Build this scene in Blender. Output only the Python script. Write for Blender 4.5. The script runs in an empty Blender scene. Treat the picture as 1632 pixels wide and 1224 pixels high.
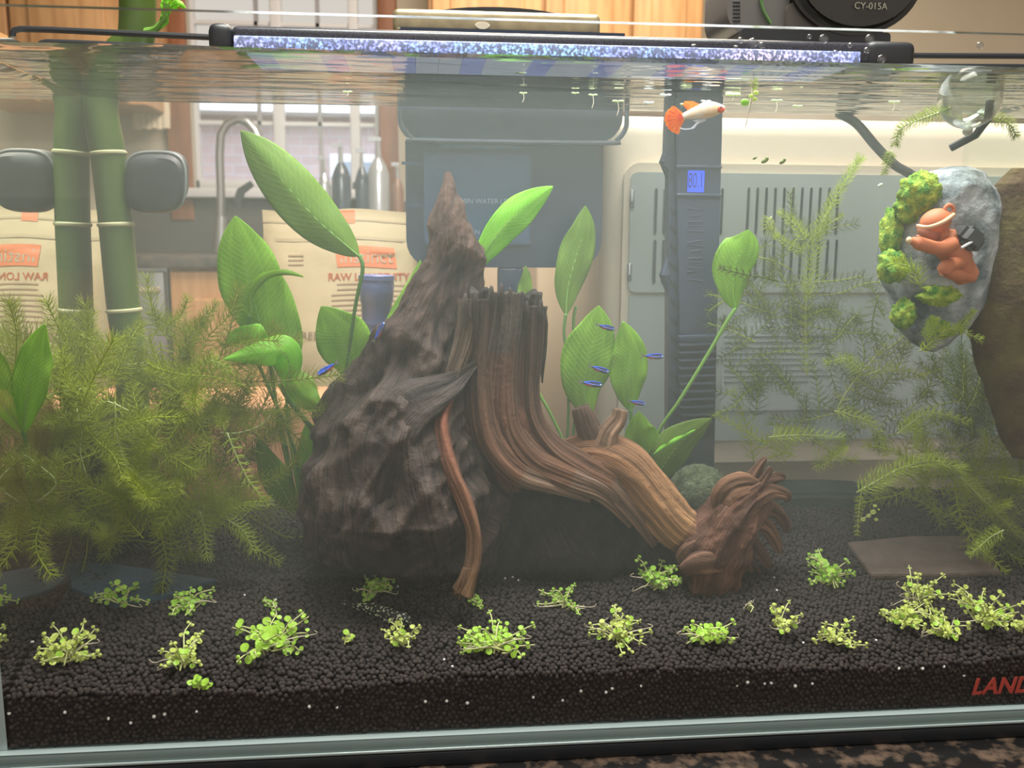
import bpy, bmesh, math, random
import numpy as np
from mathutils import Vector, Matrix, noise, Euler
R = random.Random(7)
C = bpy.context.scene.collection
SC = bpy.context.scene
# ------------------------------------------------------------------ camera
CX, CY, CZ = .2188, -.4735, .2716
YAW, PIT, ROL, F = .098, -.1639, .0067, 1478.9
TW, TD, TH, HW = .621, .20, .3725, .3553          # tank width, depth, height, water level
fw = Vector((math.sin(YAW)*math.cos(PIT), math.cos(YAW)*math.cos(PIT), math.sin(PIT)))
rt0 = Vector((math.cos(YAW), -math.sin(YAW), 0)); up0 = rt0.cross(fw)
rt = rt0*math.cos(ROL)+up0*math.sin(ROL); up = -rt0*math.sin(ROL)+up0*math.cos(ROL)
CAMP = Vector((CX, CY, CZ))
cd = bpy.data.cameras.new('camera'); cam = bpy.data.objects.new('camera', cd); C.objects.link(cam)
cam.matrix_world = Matrix(((rt.x, up.x, -fw.x, CX), (rt.y, up.y, -fw.y, CY), (rt.z, up.z, -fw.z, CZ), (0, 0, 0, 1)))
cd.sensor_width = 36; cd.lens = F/1632*36; cd.clip_start = .01
cd.dof.use_dof = True; cd.dof.focus_distance = .58; cd.dof.aperture_fstop = 14
SC.camera = cam
def ray(px, py): return (fw + rt*((px-816)/F) + up*((612-py)/F))
def P(px, py, Y):
    d = ray(px, py); return CAMP + d*((Y-CY)/d.y)
def S(Y): return (Y-CY)/F          # metres per pixel at depth Y
# ------------------------------------------------------------------ world and light
SC.view_settings.view_transform = 'Standard'; SC.view_settings.look = 'None'
SC.view_settings.gamma = 1; SC.view_settings.use_curve_mapping = False
SC.view_settings.exposure = 0.18
w = bpy.data.worlds.new('world'); SC.world = w; w.use_nodes = True
w.node_tree.nodes['Background'].inputs[0].default_value = (1, .93, .84, 1)
w.node_tree.nodes['Background'].inputs[1].default_value = .6
cy = SC.cycles
cy.caustics_reflective = False; cy.caustics_refractive = False
cy.max_bounces = 8; cy.diffuse_bounces = 2; cy.glossy_bounces = 4; cy.transmission_bounces = 6
cy.transparent_max_bounces = 24; cy.volume_bounces = 0; cy.sample_clamp_indirect = 4
def area(name, loc, rot, sx, sy, power, col=(1, 1, 1)):
    l = bpy.data.lights.new(name, 'AREA'); l.shape = 'RECTANGLE'; l.size = sx; l.size_y = sy
    l.energy = power; l.color = col
    o = bpy.data.objects.new(name, l); o.location = loc; o.rotation_euler = rot; C.objects.link(o); return o
area('led_light', (.325, .10, .3655), (0, 0, 0), .43, .05, .65, (.93, 1, 1))
area('added_top_light', (.31, .02, 1.25), (0, 0, 0), .75, .35, 27, (.97, 1, .93))  # added unseen lamp above the tank, evens the haze and lights soil and plants
area('kitchen_light', (.6, 1.3, 1.55), (0, 0, 0), 1.0, .8, 48, (1, .88, .72))
area('room_light', (.2, -.9, 1.3), (math.radians(35), 0, 0), .8, .8, 2.5, (1, .95, .88))
# ------------------------------------------------------------------ helpers
class MB:
    def __init__(s): s.v = []; s.f = []; s.uv = []; s.m = []; s.col = []
    def add(s, vs, fs, m=0, uv=None, col=None):
        b = len(s.v); s.v += [tuple(v) for v in vs]; s.f += [tuple(b+i for i in f) for f in fs]; s.m += [m]*len(fs)
        s.uv += list(uv) if uv is not None else [(0, 0)]*len(vs)
        s.col += list(col) if col is not None else [(1, 1, 1)]*len(vs)
    def box(s, a, b, m=0, bev=0):
        a, b = Vector(a), Vector(b)
        x0, y0, z0 = (min(a[i], b[i]) for i in range(3)); x1, y1, z1 = (max(a[i], b[i]) for i in range(3))
        if bev <= 0:
            s.add([(x0,y0,z0),(x1,y0,z0),(x1,y1,z0),(x0,y1,z0),(x0,y0,z1),(x1,y0,z1),(x1,y1,z1),(x0,y1,z1)],
                  [(0,3,2,1),(4,5,6,7),(0,1,5,4),(1,2,6,5),(2,3,7,6),(3,0,4,7)], m)
        else:
            bm = bmesh.new(); bmesh.ops.create_cube(bm, size=1)
            for v in bm.verts: v.co = Vector(((x0+x1)/2+v.co.x*(x1-x0), (y0+y1)/2+v.co.y*(y1-y0), (z0+z1)/2+v.co.z*(z1-z0)))
            bmesh.ops.bevel(bm, geom=bm.edges[:], offset=min(bev, .49*min(x1-x0, y1-y0, z1-z0)), segments=3, affect='EDGES', profile=.5)
            s.frombm(bm, m)
    def frombm(s, bm, m=0, M=None):
        bm.verts.ensure_lookup_table()
        s.add([(M @ v.co if M else v.co) for v in bm.verts], [[v.index for v in f.verts] for f in bm.faces], m); bm.free()
    def tube(s, path, rad, n=10, m=0, flat=1.0, caps=True, col=None):
        path = [Vector(p) for p in path]; k = len(path)
        if not hasattr(rad, '__len__'): rad = [rad]*k
        vs = []; nrm = None
        for i, p in enumerate(path):
            t = (path[min(i+1, k-1)]-path[max(i-1, 0)]).normalized()
            if nrm is None:
                nrm = t.cross(Vector((0, 1, 0)));
                if nrm.length < .1: nrm = t.cross(Vector((1, 0, 0)))
            nrm = (nrm - t*nrm.dot(t)).normalized(); b = t.cross(nrm)
            for j in range(n):
                a = 2*math.pi*j/n; vs.append(p+nrm*(math.cos(a)*rad[i])+b*(math.sin(a)*rad[i]*flat))
        fs = [(i*n+j, i*n+(j+1) % n, (i+1)*n+(j+1) % n, (i+1)*n+j) for i in range(k-1) for j in range(n)]
        if caps: fs += [tuple(range(n))[::-1], tuple((k-1)*n+j for j in range(n))]
        s.add(vs, fs, m, col=[col]*len(vs) if col else None)
    def ball(s, c, r, m=0, n=12, rot=None, fn=None):
        if not hasattr(r, '__len__'): r = (r, r, r)
        bm = bmesh.new(); bmesh.ops.create_uvsphere(bm, u_segments=n*2, v_segments=n, radius=1)
        for v in bm.verts:
            q = v.co.copy()
            if fn: q = q*fn(q)
            q = Vector((q.x*r[0], q.y*r[1], q.z*r[2]))
            if rot: q.rotate(rot)
            v.co = q+Vector(c)
        s.frombm(bm, m)
    def prism(s, pts, thick, m=0):           # pts: 3-D outline (roughly planar), extruded along +y
        n = len(pts); pts = [Vector(p) for p in pts]
        vs = pts+[p+Vector((0, thick, 0)) for p in pts]
        s.add(vs, [tuple(range(n)), tuple(range(2*n-1, n-1, -1))]+[((i+1) % n, i, i+n, (i+1) % n+n) for i in range(n)], m)
    def mesh(s, name):
        me = bpy.data.meshes.new(name); me.from_pydata(s.v, [], s.f); me.update()
        me.polygons.foreach_set('material_index', s.m)
        if any(u != (0, 0) for u in s.uv):
            ul = me.uv_layers.new(name='UVMap'); vi = np.zeros(len(me.loops), int); me.loops.foreach_get('vertex_index', vi)
            ul.data.foreach_set('uv', np.array(s.uv, float)[vi].ravel())
        if any(c != (1, 1, 1) for c in s.col):
            a = me.color_attributes.new('Col', 'FLOAT_COLOR', 'POINT')
            a.data.foreach_set('color', np.c_[np.array(s.col, float), np.ones(len(s.col))].ravel())
        return me
def setp(o, label=None, cat=None, group=None, kind=None):
    if label: o['label'] = label
    if cat: o['category'] = cat
    if group: o['group'] = group
    if kind: o['kind'] = kind
    return o
def obj(name, mb, mats, parent=None, smooth=True, label=None, cat=None, group=None, kind=None, recalc=True, auto=True):
    me = mb.mesh(name) if isinstance(mb, MB) else mb
    if isinstance(mb, MB) and recalc:
        bm = bmesh.new(); bm.from_mesh(me); bmesh.ops.recalc_face_normals(bm, faces=bm.faces[:]); bm.to_mesh(me); bm.free()
    for m in (mats if isinstance(mats, (list, tuple)) else [mats]): me.materials.append(m)
    if smooth:
        me.polygons.foreach_set('use_smooth', [True]*len(me.polygons))
        if auto: me.set_sharp_from_angle(angle=math.radians(42))
    o = bpy.data.objects.new(name, me); C.objects.link(o)
    if parent is not None: par(o, parent)
    return setp(o, label, cat, group, kind)
WM = {}
def par(o, p):
    o.parent = p; l = Vector((0, 0, 0)); q = p
    while q is not None: l += q.location; l += (q.matrix_parent_inverse.translation if q.parent else Vector()); q = q.parent
    o.matrix_parent_inverse = Matrix.Translation(-l)
def thing(name, label, cat, loc, group=None, kind=None):
    o = bpy.data.objects.new(name, None); o.location = loc; o.empty_display_size = .01; C.objects.link(o)
    return setp(o, label, cat, group, kind)
# materials ---------------------------------------------------------
def mat(name, col=(.5, .5, .5), rough=.6, metal=0, spec=.5, emit=None, estr=0, var=0, vs=40, bump=0, bs=200, stretch=None, col2=None, trans=0, detail=4, coord='Object'):
    m = bpy.data.materials.new(name); m.use_nodes = True; nt = m.node_tree; N = nt.nodes; L = nt.links
    b = N['Principled BSDF']; b.inputs['Base Color'].default_value = (*col, 1); b.inputs['Roughness'].default_value = rough
    b.inputs['Metallic'].default_value = metal; b.inputs['Specular IOR Level'].default_value = spec
    if emit: b.inputs['Emission Color'].default_value = (*emit, 1); b.inputs['Emission Strength'].default_value = estr
    if col2 or bump:
        tc = N.new('ShaderNodeTexCoord'); mp = N.new('ShaderNodeMapping'); L.new(tc.outputs[coord], mp.inputs[0])
        if stretch: mp.inputs['Scale'].default_value = stretch
    if col2:
        n = N.new('ShaderNodeTexNoise'); n.inputs['Scale'].default_value = vs; n.inputs['Detail'].default_value = detail
        L.new(mp.outputs[0], n.inputs['Vector']); r = N.new('ShaderNodeValToRGB'); L.new(n.outputs[0], r.inputs[0])
        r.color_ramp.elements[0].color = (*col, 1); r.color_ramp.elements[1].color = (*col2, 1)
        r.color_ramp.elements[0].position = .35; r.color_ramp.elements[1].position = .65
        L.new(r.outputs[0], b.inputs['Base Color'])
    if bump:
        n2 = N.new('ShaderNodeTexNoise'); n2.inputs['Scale'].default_value = bs; n2.inputs['Detail'].default_value = 5
        L.new(mp.outputs[0], n2.inputs['Vector']); bp = N.new('ShaderNodeBump'); bp.inputs['Strength'].default_value = bump
        bp.inputs['Distance'].default_value = .002; L.new(n2.outputs[0], bp.inputs['Height']); L.new(bp.outputs[0], b.inputs['Normal'])
    if trans:
        t = N.new('ShaderNodeBsdfTranslucent'); mx = N.new('ShaderNodeMixShader'); mx.inputs[0].default_value = trans
        t.inputs[0].default_value = (*[min(1, c*1.3) for c in (col2 or col)], 1)
        if col2: L.new(r.outputs[0], t.inputs[0])
        L.new(b.outputs[0], mx.inputs[1]); L.new(t.outputs[0], mx.inputs[2]); L.new(mx.outputs[0], N['Material Output'].inputs[0])
    return m
def glassy(name, lo, hi, p0=.3, p1=.45, tint=(1, 1, 1), rough=0.0, bump=0, bscale=(20, 60, 1), ref=(1, 1, 1)):
    """clear sheet: transparent face-on, a mirror beyond the critical angle"""
    m = bpy.data.materials.new(name); m.use_nodes = True; nt = m.node_tree; N = nt.nodes; L = nt.links
    N.remove(N['Principled BSDF']); t = N.new('ShaderNodeBsdfTransparent'); t.inputs[0].default_value = (*tint, 1)
    g = N.new('ShaderNodeBsdfGlossy'); g.inputs['Roughness'].default_value = rough; g.inputs[0].default_value = (*ref, 1)
    lw = N.new('ShaderNodeLayerWeight'); lw.inputs[0].default_value = .5
    mr = N.new('ShaderNodeMapRange'); mr.inputs[1].default_value = p0; mr.inputs[2].default_value = p1
    mr.inputs[3].default_value = lo; mr.inputs[4].default_value = hi; L.new(lw.outputs['Facing'], mr.inputs[0])
    mx = N.new('ShaderNodeMixShader'); L.new(mr.outputs[0], mx.inputs[0]); L.new(t.outputs[0], mx.inputs[1]); L.new(g.outputs[0], mx.inputs[2])
    if bump:
        tc = N.new('ShaderNodeTexCoord'); mp = N.new('ShaderNodeMapping'); mp.inputs['Scale'].default_value = bscale
        n = N.new('ShaderNodeTexNoise'); n.inputs['Scale'].default_value = 1; n.inputs['Detail'].default_value = 2
        bp = N.new('ShaderNodeBump'); bp.inputs['Strength'].default_value = bump; bp.inputs['Distance'].default_value = .01
        L.new(tc.outputs['Object'], mp.inputs[0]); L.new(mp.outputs[0], n.inputs['Vector']); L.new(n.outputs[0], bp.inputs['Height'])
        L.new(bp.outputs[0], g.inputs['Normal'])
    L.new(mx.outputs[0], N['Material Output'].inputs[0]); return m
M = {}
M['pane'] = glassy('clear_glass', .008, .3, .6, 1.0)
M['side'] = glassy('side_glass', .03, .93, .33, .42, ref=(.92, .97, .92))
M['edge'] = mat('glass_edge', (.20, .27, .27), .15, spec=.8)
M['edge_hi'] = mat('edge_highlight', (.42, .50, .50), .12, spec=.9)
M['surf'] = glassy('water_surface', .04, .93, .33, .5, bump=.30, bscale=(14, 60, 1), ref=(.52, .51, .49))
M['black'] = mat('black_plastic', (.012, .014, .018), .4)
M['blackm'] = mat('black_matt_plastic', (.03, .032, .036), .6)
M['cream'] = mat('cream_wall', (.60, .52, .40), .8, col2=(.64, .56, .44), vs=3)
M['wood'] = mat('honey_wood', (.52, .27, .11), .45, col2=(.66, .38, .17), vs=4, stretch=(12, 12, 1))
M['wood_d'] = mat('red_brown_wood', (.24, .09, .035), .5, col2=(.34, .13, .055), vs=5, stretch=(10, 10, 1))
M['white'] = mat('white_paint', (.72, .72, .74), .5)
M['steel'] = mat('brushed_steel', (.45, .45, .45), .3, metal=.9)
M['granite'] = mat('granite', (.010, .009, .009), .25, col2=(.13, .085, .06), vs=90, detail=10)
M['granite'].node_tree.nodes['Color Ramp'].color_ramp.elements[0].position = .48; M['granite'].node_tree.nodes['Color Ramp'].color_ramp.elements[1].position = .66
# granite with white flecks
M['dark'] = mat('dark_shade', (.09, .08, .07), .7)
exec_parts = []
# ------------------------------------------------------------------ setting: kitchen
YB = 2.6
def rect(mb, x0, y0, x1, y1, Y, t=.02, m=0, bev=0):       # image-aligned box standing at depth Y, as a world-aligned box
    a = P(x0, y1, Y); b = P(x1, y0, Y); mb.box((a.x, Y, a.z), (b.x, Y+t, b.z), m, bev)
FLOORZ = -.75
mb = MB(); mb.box((-2.6, -2.2, FLOORZ-.05), (3.4, YB+.2, FLOORZ)); obj('floor', mb, mat('floor_tile', (.30, .24, .18), .5, col2=(.36, .29, .22), vs=3), smooth=False, kind='structure')
mb = MB(); mb.box((-2.6, -2.2, 1.75), (3.4, YB+.2, 1.8)); obj('ceiling', mb, mat('ceiling_paint', (.7, .66, .6), .8), smooth=False, kind='structure')
mb = MB(); mb.box((-2.65, -2.2, FLOORZ), (-2.6, YB+.2, 1.75)); obj('wall_left', mb, M['cream'], smooth=False, kind='structure')
mb = MB(); mb.box((3.4, -2.2, FLOORZ), (3.45, YB+.2, 1.75)); obj('wall_right', mb, M['cream'], smooth=False, kind='structure')
# back wall with an opening for the window
wx0, wx1 = P(303, 150, YB).x, P(604, 150, YB).x; wz0, wz1 = P(450, 302, YB).z, 1.45
mb = MB()
mb.box((-2.6, YB, FLOORZ), (wx0, YB+.1, 1.75)); mb.box((wx1, YB, FLOORZ), (3.4, YB+.1, 1.75))
mb.box((wx0, YB, FLOORZ), (wx1, YB+.1, wz0)); mb.box((wx0, YB, wz1), (wx1, YB+.1, 1.75))
obj('wall_back', mb, M['cream'], smooth=False, kind='structure')
win = thing('window_1', None, None, ((wx0+wx1)/2, YB, wz0), kind='structure')
mb = MB()
for a, b, c, d in ((303, 311, 0, 0), (596, 604, 0, 0), (432, 450, 0, 0), (556, 572, 0, 0)):
    x0, x1 = P(a, 150, YB).x, P(b, 150, YB).x; mb.box((x0, YB+.02, wz0), (x1, YB+.06, wz1), bev=.004)
mb.box((wx0, YB+.02, wz0), (wx1, YB+.06, wz0+.03), bev=.004)
obj('window_frame', mb, M['white'], win)
for xx in (409, 507):
    mb = MB(); x = P(xx, 150, YB).x; mb.box((x-.006, YB+.03, wz0), (x+.006, YB+.05, wz1)); obj('muntin', mb, mat('muntin', (.35, .34, .36)), win)
for yy in (195, 35, -60):
    mb = MB(); z = P(450, yy, YB).z; mb.box((wx0, YB+.03, z-.006), (wx1, YB+.05, z+.006)); obj('muntin', mb, M['white'], win)
mb = MB(); mb.box((wx0, YB+.055, wz0), (wx1, YB+.06, wz1)); obj('pane', mb, M['pane'], win, smooth=False)
mb = MB(); mb.box((wx0-.03, YB-.06, wz0-.03), (wx1+.03, YB+.02, wz0), bev=.005); obj('window_sill', mb, M['white'], win)
for n_, (a, b) in enumerate(((266, 303), (604, 634))):
    mb = MB(); mb.box((P(a, 150, YB).x, YB-.03, wz0-.1), (P(b, 150, YB).x, YB, wz1+.05), bev=.006); obj('trim_%d' % (n_+1), mb, M['wood_d'], kind='structure')
# house outside the window
oh = thing('neighbouring_house', 'pinkish brick house wall seen through the kitchen window', 'building', (0, 4.6, -.7))
M['brick'] = bpy.data.materials.new('pale_brick'); M['brick'].use_nodes = True
nt = M['brick'].node_tree; b_ = nt.nodes['Principled BSDF']; br = nt.nodes.new('ShaderNodeTexBrick'); tc = nt.nodes.new('ShaderNodeTexCoord'); mp_ = nt.nodes.new('ShaderNodeMapping')
mp_.inputs['Rotation'].default_value = (math.pi/2, 0, 0); nt.links.new(tc.outputs['Object'], mp_.inputs[0]); nt.links.new(mp_.outputs[0], br.inputs[0])
br.inputs['Color1'].default_value = (.46, .34, .33, 1); br.inputs['Color2'].default_value = (.40, .29, .29, 1); br.inputs['Mortar'].default_value = (.44, .40, .42, 1); br.inputs['Scale'].default_value = 5
nt.links.new(br.outputs[0], b_.inputs['Base Color'])
mb = MB(); mb.box((-2.5, 4.6, -.7), (1.8, 4.7, .85)); obj('wall', mb, M['brick'], oh, smooth=False)
mb = MB(); mb.box((-.25, 4.55, .1), (.55, 4.6, .66), bev=.01); obj('window_frame', mb, M['white'], oh)
mb = MB(); mb.box((-.2, 4.54, .14), (.5, 4.56, .62)); obj('pane', mb, mat('far_pane', (.25, .3, .36), .2), oh)
mb = MB(); mb.box((-2.6, 4.4, .85), (1.9, 4.8, .95)); obj('eave', mb, M['white'], oh)
ld = area('daylight', (-.1, 3.6, 1.6), (math.radians(50), 0, 0), 1.5, 1.5, 60, (.75, .86, 1))
# upper cabinets
def cab(name, x0, x1, ybot, lab, doors, Y=YB-.32, ytop=-160):
    a = P(x0, ybot, Y); b = P(x1, ytop, Y)
    t = thing(name, lab, 'cabinet', ((a.x+b.x)/2, Y, a.z))
    mb = MB(); mb.box((a.x, Y+.02, a.z), (b.x, YB, b.z), bev=.003); obj('body', mb, M['wood'], t)
    n = len(doors)
    for (d0, d1) in doors:
        u0, u1 = P(d0, ybot, Y).x, P(d1, ybot, Y).x
        mb = MB(); mb.box((u0, Y-.004, a.z+.01), (u1, Y+.018, b.z-.01), bev=.004)
        d = obj('door', mb, M['wood'], t)
        mb = MB(); mb.box((u0+.05, Y-.012, a.z+.06), (u1-.05, Y-.003, b.z-.06), bev=.006); obj('door_panel', mb, M['wood'], d)
    return t
cab('upper_cabinet', -170, 212, 158, 'honey wood upper cabinet behind the bamboo stalk', [(-165, 20), (26, 206)])
cab('upper_cabinet', 684, 1119, 172, 'honey wood upper cabinet right of the window', [(690, 862), (868, 1000), (1006, 1114)])
# towel hanging
mb = MB()
a = P(213, 206, YB-.1); b = P(264, 160, YB-.1)
for i in range(6):
    u0 = a.x+(b.x-a.x)*i/6; mb.tube([(u0+.012, YB-.1, a.z+.004*(i % 2)), (u0+.013, YB-.1, (a.z+b.z)/2), (u0+.012, YB-.1, b.z+.05)], [.014, .0145, .013], 10)
obj('kitchen_towel', mb, mat('towel', (.75, .66, .5), .9), label='cream towel hanging on the far kitchen wall left of the window', cat='towel')
# far counter + lower cabinets
cz1 = P(300, 408, YB-.6).z
mb = MB(); a = P(150, 408, YB-.6); mb.box((-1.4, YB-.62, cz1-.03), (P(1000, 400, YB-.6).x, YB, cz1), bev=.004)
obj('kitchen_worktop', mb, mat('far_granite', (.06, .055, .05), .3, col2=(.14, .12, .1), vs=30), label='dark stone worktop along the far kitchen wall', cat='worktop')
mb = MB(); mb.box((-1.4, YB-.02, cz1), (P(1000, 400, YB-.6).x, YB-.001, P(300, 318, YB).z)); obj('backsplash', mb, mat('splash', (.10, .09, .08), .5), label='dark tiled splashback below the window', cat='splashback')
def lower(name, x0, x1, lab, m, cat_, handle=None, panel=False):
    Y = YB-.6; a = P(x0, 412, Y); b = P(x1, 412, Y); t = thing(name, lab, cat_, ((a.x+b.x)/2, Y, FLOORZ))
    mb = MB(); mb.box((a.x, Y+.02, FLOORZ+.001), (b.x, YB-.02, cz1-.031)); obj('body', mb, m, t)
    mb = MB(); mb.box((a.x+.004, Y, cz1-.62), (b.x-.004, Y+.02, cz1-.04), bev=.004); d = obj('door', mb, m, t)
    if panel:
        mb = MB(); mb.box((a.x+.04, Y-.008, cz1-.55), (b.x-.04, Y, cz1-.11), bev=.005); obj('door_panel', mb, m, d)
    if handle:
        mb = MB(); mb.tube([(a.x+.02, Y-.0, cz1-.085), (a.x+.022, Y-.03, cz1-.085), (b.x-.022, Y-.03, cz1-.085), (b.x-.02, Y, cz1-.085)], .008, 8); obj('handle', mb, handle, d)
M['brass'] = mat('pale_steel', (.75, .68, .5), .3, metal=.6)
lower('base_cabinet', -40, 200, 'honey wood base cabinet left of the dishwasher', M['wood'], 'cabinet', None, True)
lower('dishwasher', 203, 262, 'stainless steel dishwasher with a bar handle', M['steel'], 'dishwasher', M['brass'])
lower('base_cabinet', 266, 440, 'honey wood base cabinet right of the dishwasher', M['wood'], 'cabinet', None, True)
lower('base_cabinet', 444, 700, 'honey wood base cabinet behind the food bag', M['wood'], 'cabinet', None, True)
# faucet
Yf = YB-.34
mb = MB(); pts = [P(x, y, Yf) for x, y in ((352, 372), (352, 300), (350, 250), (352, 215), (362, 197), (378, 190), (394, 194), (406, 208), (412, 225))]
mb.tube(pts, [.012, .012, .012, .012, .012, .012, .012, .012, .016], 10)
f_ = thing('faucet', 'tall gooseneck kitchen faucet in front of the window', 'faucet', P(352, 408, Yf)); obj('spout', mb, M['steel'], f_)
mb = MB(); mb.tube([Vector((P(353, 408, Yf).x, Yf, cz1+.0005)), P(353, 345, Yf)], [.026, .018], 12); obj('base', mb, M['steel'], f_)
mb = MB(); mb.tube([P(378, 330, Yf), P(384, 305, Yf), P(402, 292, Yf)], [.016, .012, .009], 8); obj('lever', mb, M['blackm'], f_)
# bottles by the sink
M['bot1'] = mat('dark_bottle', (.05, .06, .08), .15); M['bot2'] = mat('silver_bottle', (.5, .52, .55), .2, metal=.5); M['bot3'] = mat('brown_bottle', (.2, .1, .06), .3)
for x, y0, wd, mm, lab in ((518, 252, 10, 'bot2', 'slim grey pump bottle beside the sink'), (545, 232, 15, 'bot1', 'tall dark pump bottle beside the sink'),
                          (578, 240, 11, 'bot1', 'narrow dark bottle right of the tall pump bottle'), (604, 222, 17, 'bot2', 'silvery wide bottle near the window casing'),
                          (634, 262, 10, 'bot3', 'brown bottle below the window casing')):
    Y = YB-.25; s_ = S(Y); c = P(x, 340, Y); z0 = cz1+.001; zt = P(x, y0, Y).z
    t = thing('pump_bottle', lab, 'bottle', (c.x, Y, z0)); mb = MB(); r = wd*s_*1.0
    mb.tube([(c.x, Y, z0), (c.x, Y, z0+(zt-z0)*.7), (c.x, Y, z0+(zt-z0)*.78), (c.x, Y, z0+(zt-z0)*.84)], [r, r, r*.7, r*.35], 14); obj('body', mb, M[mm], t)
    mb = MB(); mb.tube([(c.x, Y, z0+(zt-z0)*.84), (c.x, Y, zt)], [r*.3, r*.22], 8); mb.box((c.x-r*.9, Y-r*.2, zt-.006), (c.x+r*.3, Y+r*.2, zt+.006)); obj('pump', mb, M['bot2'], t)
# ------------------------------------------------------------------ table with granite top, in front of and behind the tank
mb = MB(); mb.box((-.9, -.22, -.05), (1.7, .85, -.0172), bev=.004)
obj('granite_worktop', mb, M['granite'], label='speckled brown and black granite worktop under the tank', cat='worktop')
mb = MB(); mb.box((-.8, -.1, FLOORZ+.001), (1.6, .8, -.0505)); obj('island_cabinet', mb, M['wood'], smooth=False, label='wooden island cabinet carrying the granite worktop', cat='cabinet')
# ------------------------------------------------------------------ tank
tank = thing('aquarium', 'rimless glass aquarium full of cloudy water', 'aquarium', (TW/2, TD/2, -.004))
g = .005
def pane(name, a, b, m, lab=None):
    mb = MB(); mb.box(a, b); me = mb.mesh(name); o = bpy.data.objects.new(name, me); C.objects.link(o)
    me.materials.append(m); me.materials.append(M['edge_hi'])
    dims = [abs(a[i]-b[i]) for i in range(3)]; th = dims.index(min(dims))
    for p in me.polygons: p.material_index = 0 if abs(p.normal[th]) > .5 else 1
    par(o, tank); return o
pane('front_pane', (-g, -g, -.0), (TW+g, 0, TH), M['pane'])
pane('back_pane', (-g, TD, 0), (TW+g, TD+g, TH), M['pane'])
# the side panes: a single reflecting inner face each, plus clear outer face and edges
for sx, x0, x1 in ((-1, -g, 0), (1, TW, TW+g)):
    o = pane('side_pane', (x0, .0002, 0), (x1, TD-.0002, TH), M['side'])
    for p in o.data.polygons:
        if p.material_index == 0 and p.normal.x*sx > .5: p.material_index = 2
    o.data.materials.append(M['pane'])
mb = MB(); mb.box((-g, -g, -.0088), (TW+g, TD+g, -.0003), bev=.0016); obj('bottom_pane', mb, M['edge'], tank)
mb = MB(); mb.box((-g-.001, -g-.001, -.0170), (TW+g+.001, TD+g+.001, -.0090), bev=.0006); obj('levelling_mat', mb, M['black'], tank)
mb = MB(); mb.box((-g, -g-.0012, -.0082), (TW+g, -g-.0001, -.0066), bev=.0004); obj('highlight_strip', mb, M['edge_hi'], tank, label='highlight along the bottom of the front glass, built as a pale strip')  # highlight line on the bottom glass edge, painted as a paler strip
# water: haze volume and the surface seen from below
M['haze'] = bpy.data.materials.new('cloudy_water'); M['haze'].use_nodes = True; nt = M['haze'].node_tree; nt.nodes.remove(nt.nodes['Principled BSDF'])
vs_ = nt.nodes.new('ShaderNodeVolumeScatter'); vs_.inputs['Color'].default_value = (.91, 1, .85, 1); vs_.inputs['Density'].default_value = .78; vs_.inputs['Anisotropy'].default_value = .0
nt.links.new(vs_.outputs[0], nt.nodes['Material Output'].inputs['Volume'])
M['haze'].cycles.homogeneous_volume = True
water = thing('aquarium_water', 'cloudy greenish water filling the aquarium', 'water', (TW/2, TD/2, .0), kind='stuff')
mb = MB(); mb.box((.0003, .0003, .0001), (TW-.0003, TD-.0003, HW-.0004)); obj('cloudy_water', mb, M['haze'], water, smooth=False)
mb = MB()
nx, ny = 120, 24
vs2 = []
for j in range(ny+1):
    for i in range(nx+1):
        x = .0004+(TW-.0008)*i/nx; y = .0004+(TD-.0008)*j/ny
        z = HW+.0004*noise.noise(Vector((x*9, y*60, 1.3)))
        e = min(y, TD-y, x, TW-x); z += .0022*math.exp(-e/.0018)
        vs2.append((x, y, z))
mb.add(vs2, [(j*(nx+1)+i, j*(nx+1)+i+1, (j+1)*(nx+1)+i+1, (j+1)*(nx+1)+i) for j in range(ny) for i in range(nx)])
obj('water_surface', mb, M['surf'], water, recalc=False, auto=False)
# ------------------------------------------------------------------ soil
def soil_z(x, y):
    z = .032+.043*(max(0, min(y, TD))/TD) + .0035*noise.noise(Vector((x*9, y*14, 0))) + .0015*noise.noise(Vector((x*40, y*40, 5)))
    z -= .006*math.exp(-((y)/.02)**2)*(.6+.4*math.sin(x*17))
    z += .010*math.exp(-((x-.45)/.07)**2-((y-.19)/.04)**2)
    return z
def on_soil(px, py):
    d = ray(px, py); lo, hi = 0.0, TD*1.2
    for _ in range(40):
        Y = (lo+hi)/2; q = CAMP+d*((Y-CY)/d.y)
        if q.z > soil_z(q.x, Y): lo = Y
        else: hi = Y
    q = CAMP+d*(((lo+hi)/2-CY)/d.y); q.y = min(q.y, TD-.005); q.z = soil_z(q.x, q.y); return q
soil = thing('aquarium_soil', 'dark brown aquarium soil of small round pellets sloping up to the back', 'soil', (TW/2, TD/2, .0), kind='stuff')
M['soil'] = mat('soil_pellet', (.026, .021, .019), .85, col2=(.054, .043, .038), vs=150, bump=.15, bs=900, spec=.25)
M['soil_bed'] = mat('soil_bed', (.012, .009, .008), .9)
mb = MB(); nx, ny = 60, 20; vs2 = []
for j in range(ny+1):
    for i in range(nx+1):
        x = .0006+(TW-.0012)*i/nx; y = .0016+(TD-.003)*j/ny; vs2.append((x, y, soil_z(x, y)-.002))
top = [(j*(nx+1)+i, j*(nx+1)+i+1, (j+1)*(nx+1)+i+1, (j+1)*(nx+1)+i) for j in range(ny) for i in range(nx)]
b0 = len(vs2); vs2 += [(v[0], v[1], .0006) for v in vs2[:]]
n1 = nx+1
per = [i for i in range(n1)]+[j*n1+nx for j in range(1, ny+1)]+[ny*n1+i for i in range(nx-1, -1, -1)]+[j*n1 for j in range(ny-1, 0, -1)]
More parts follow.
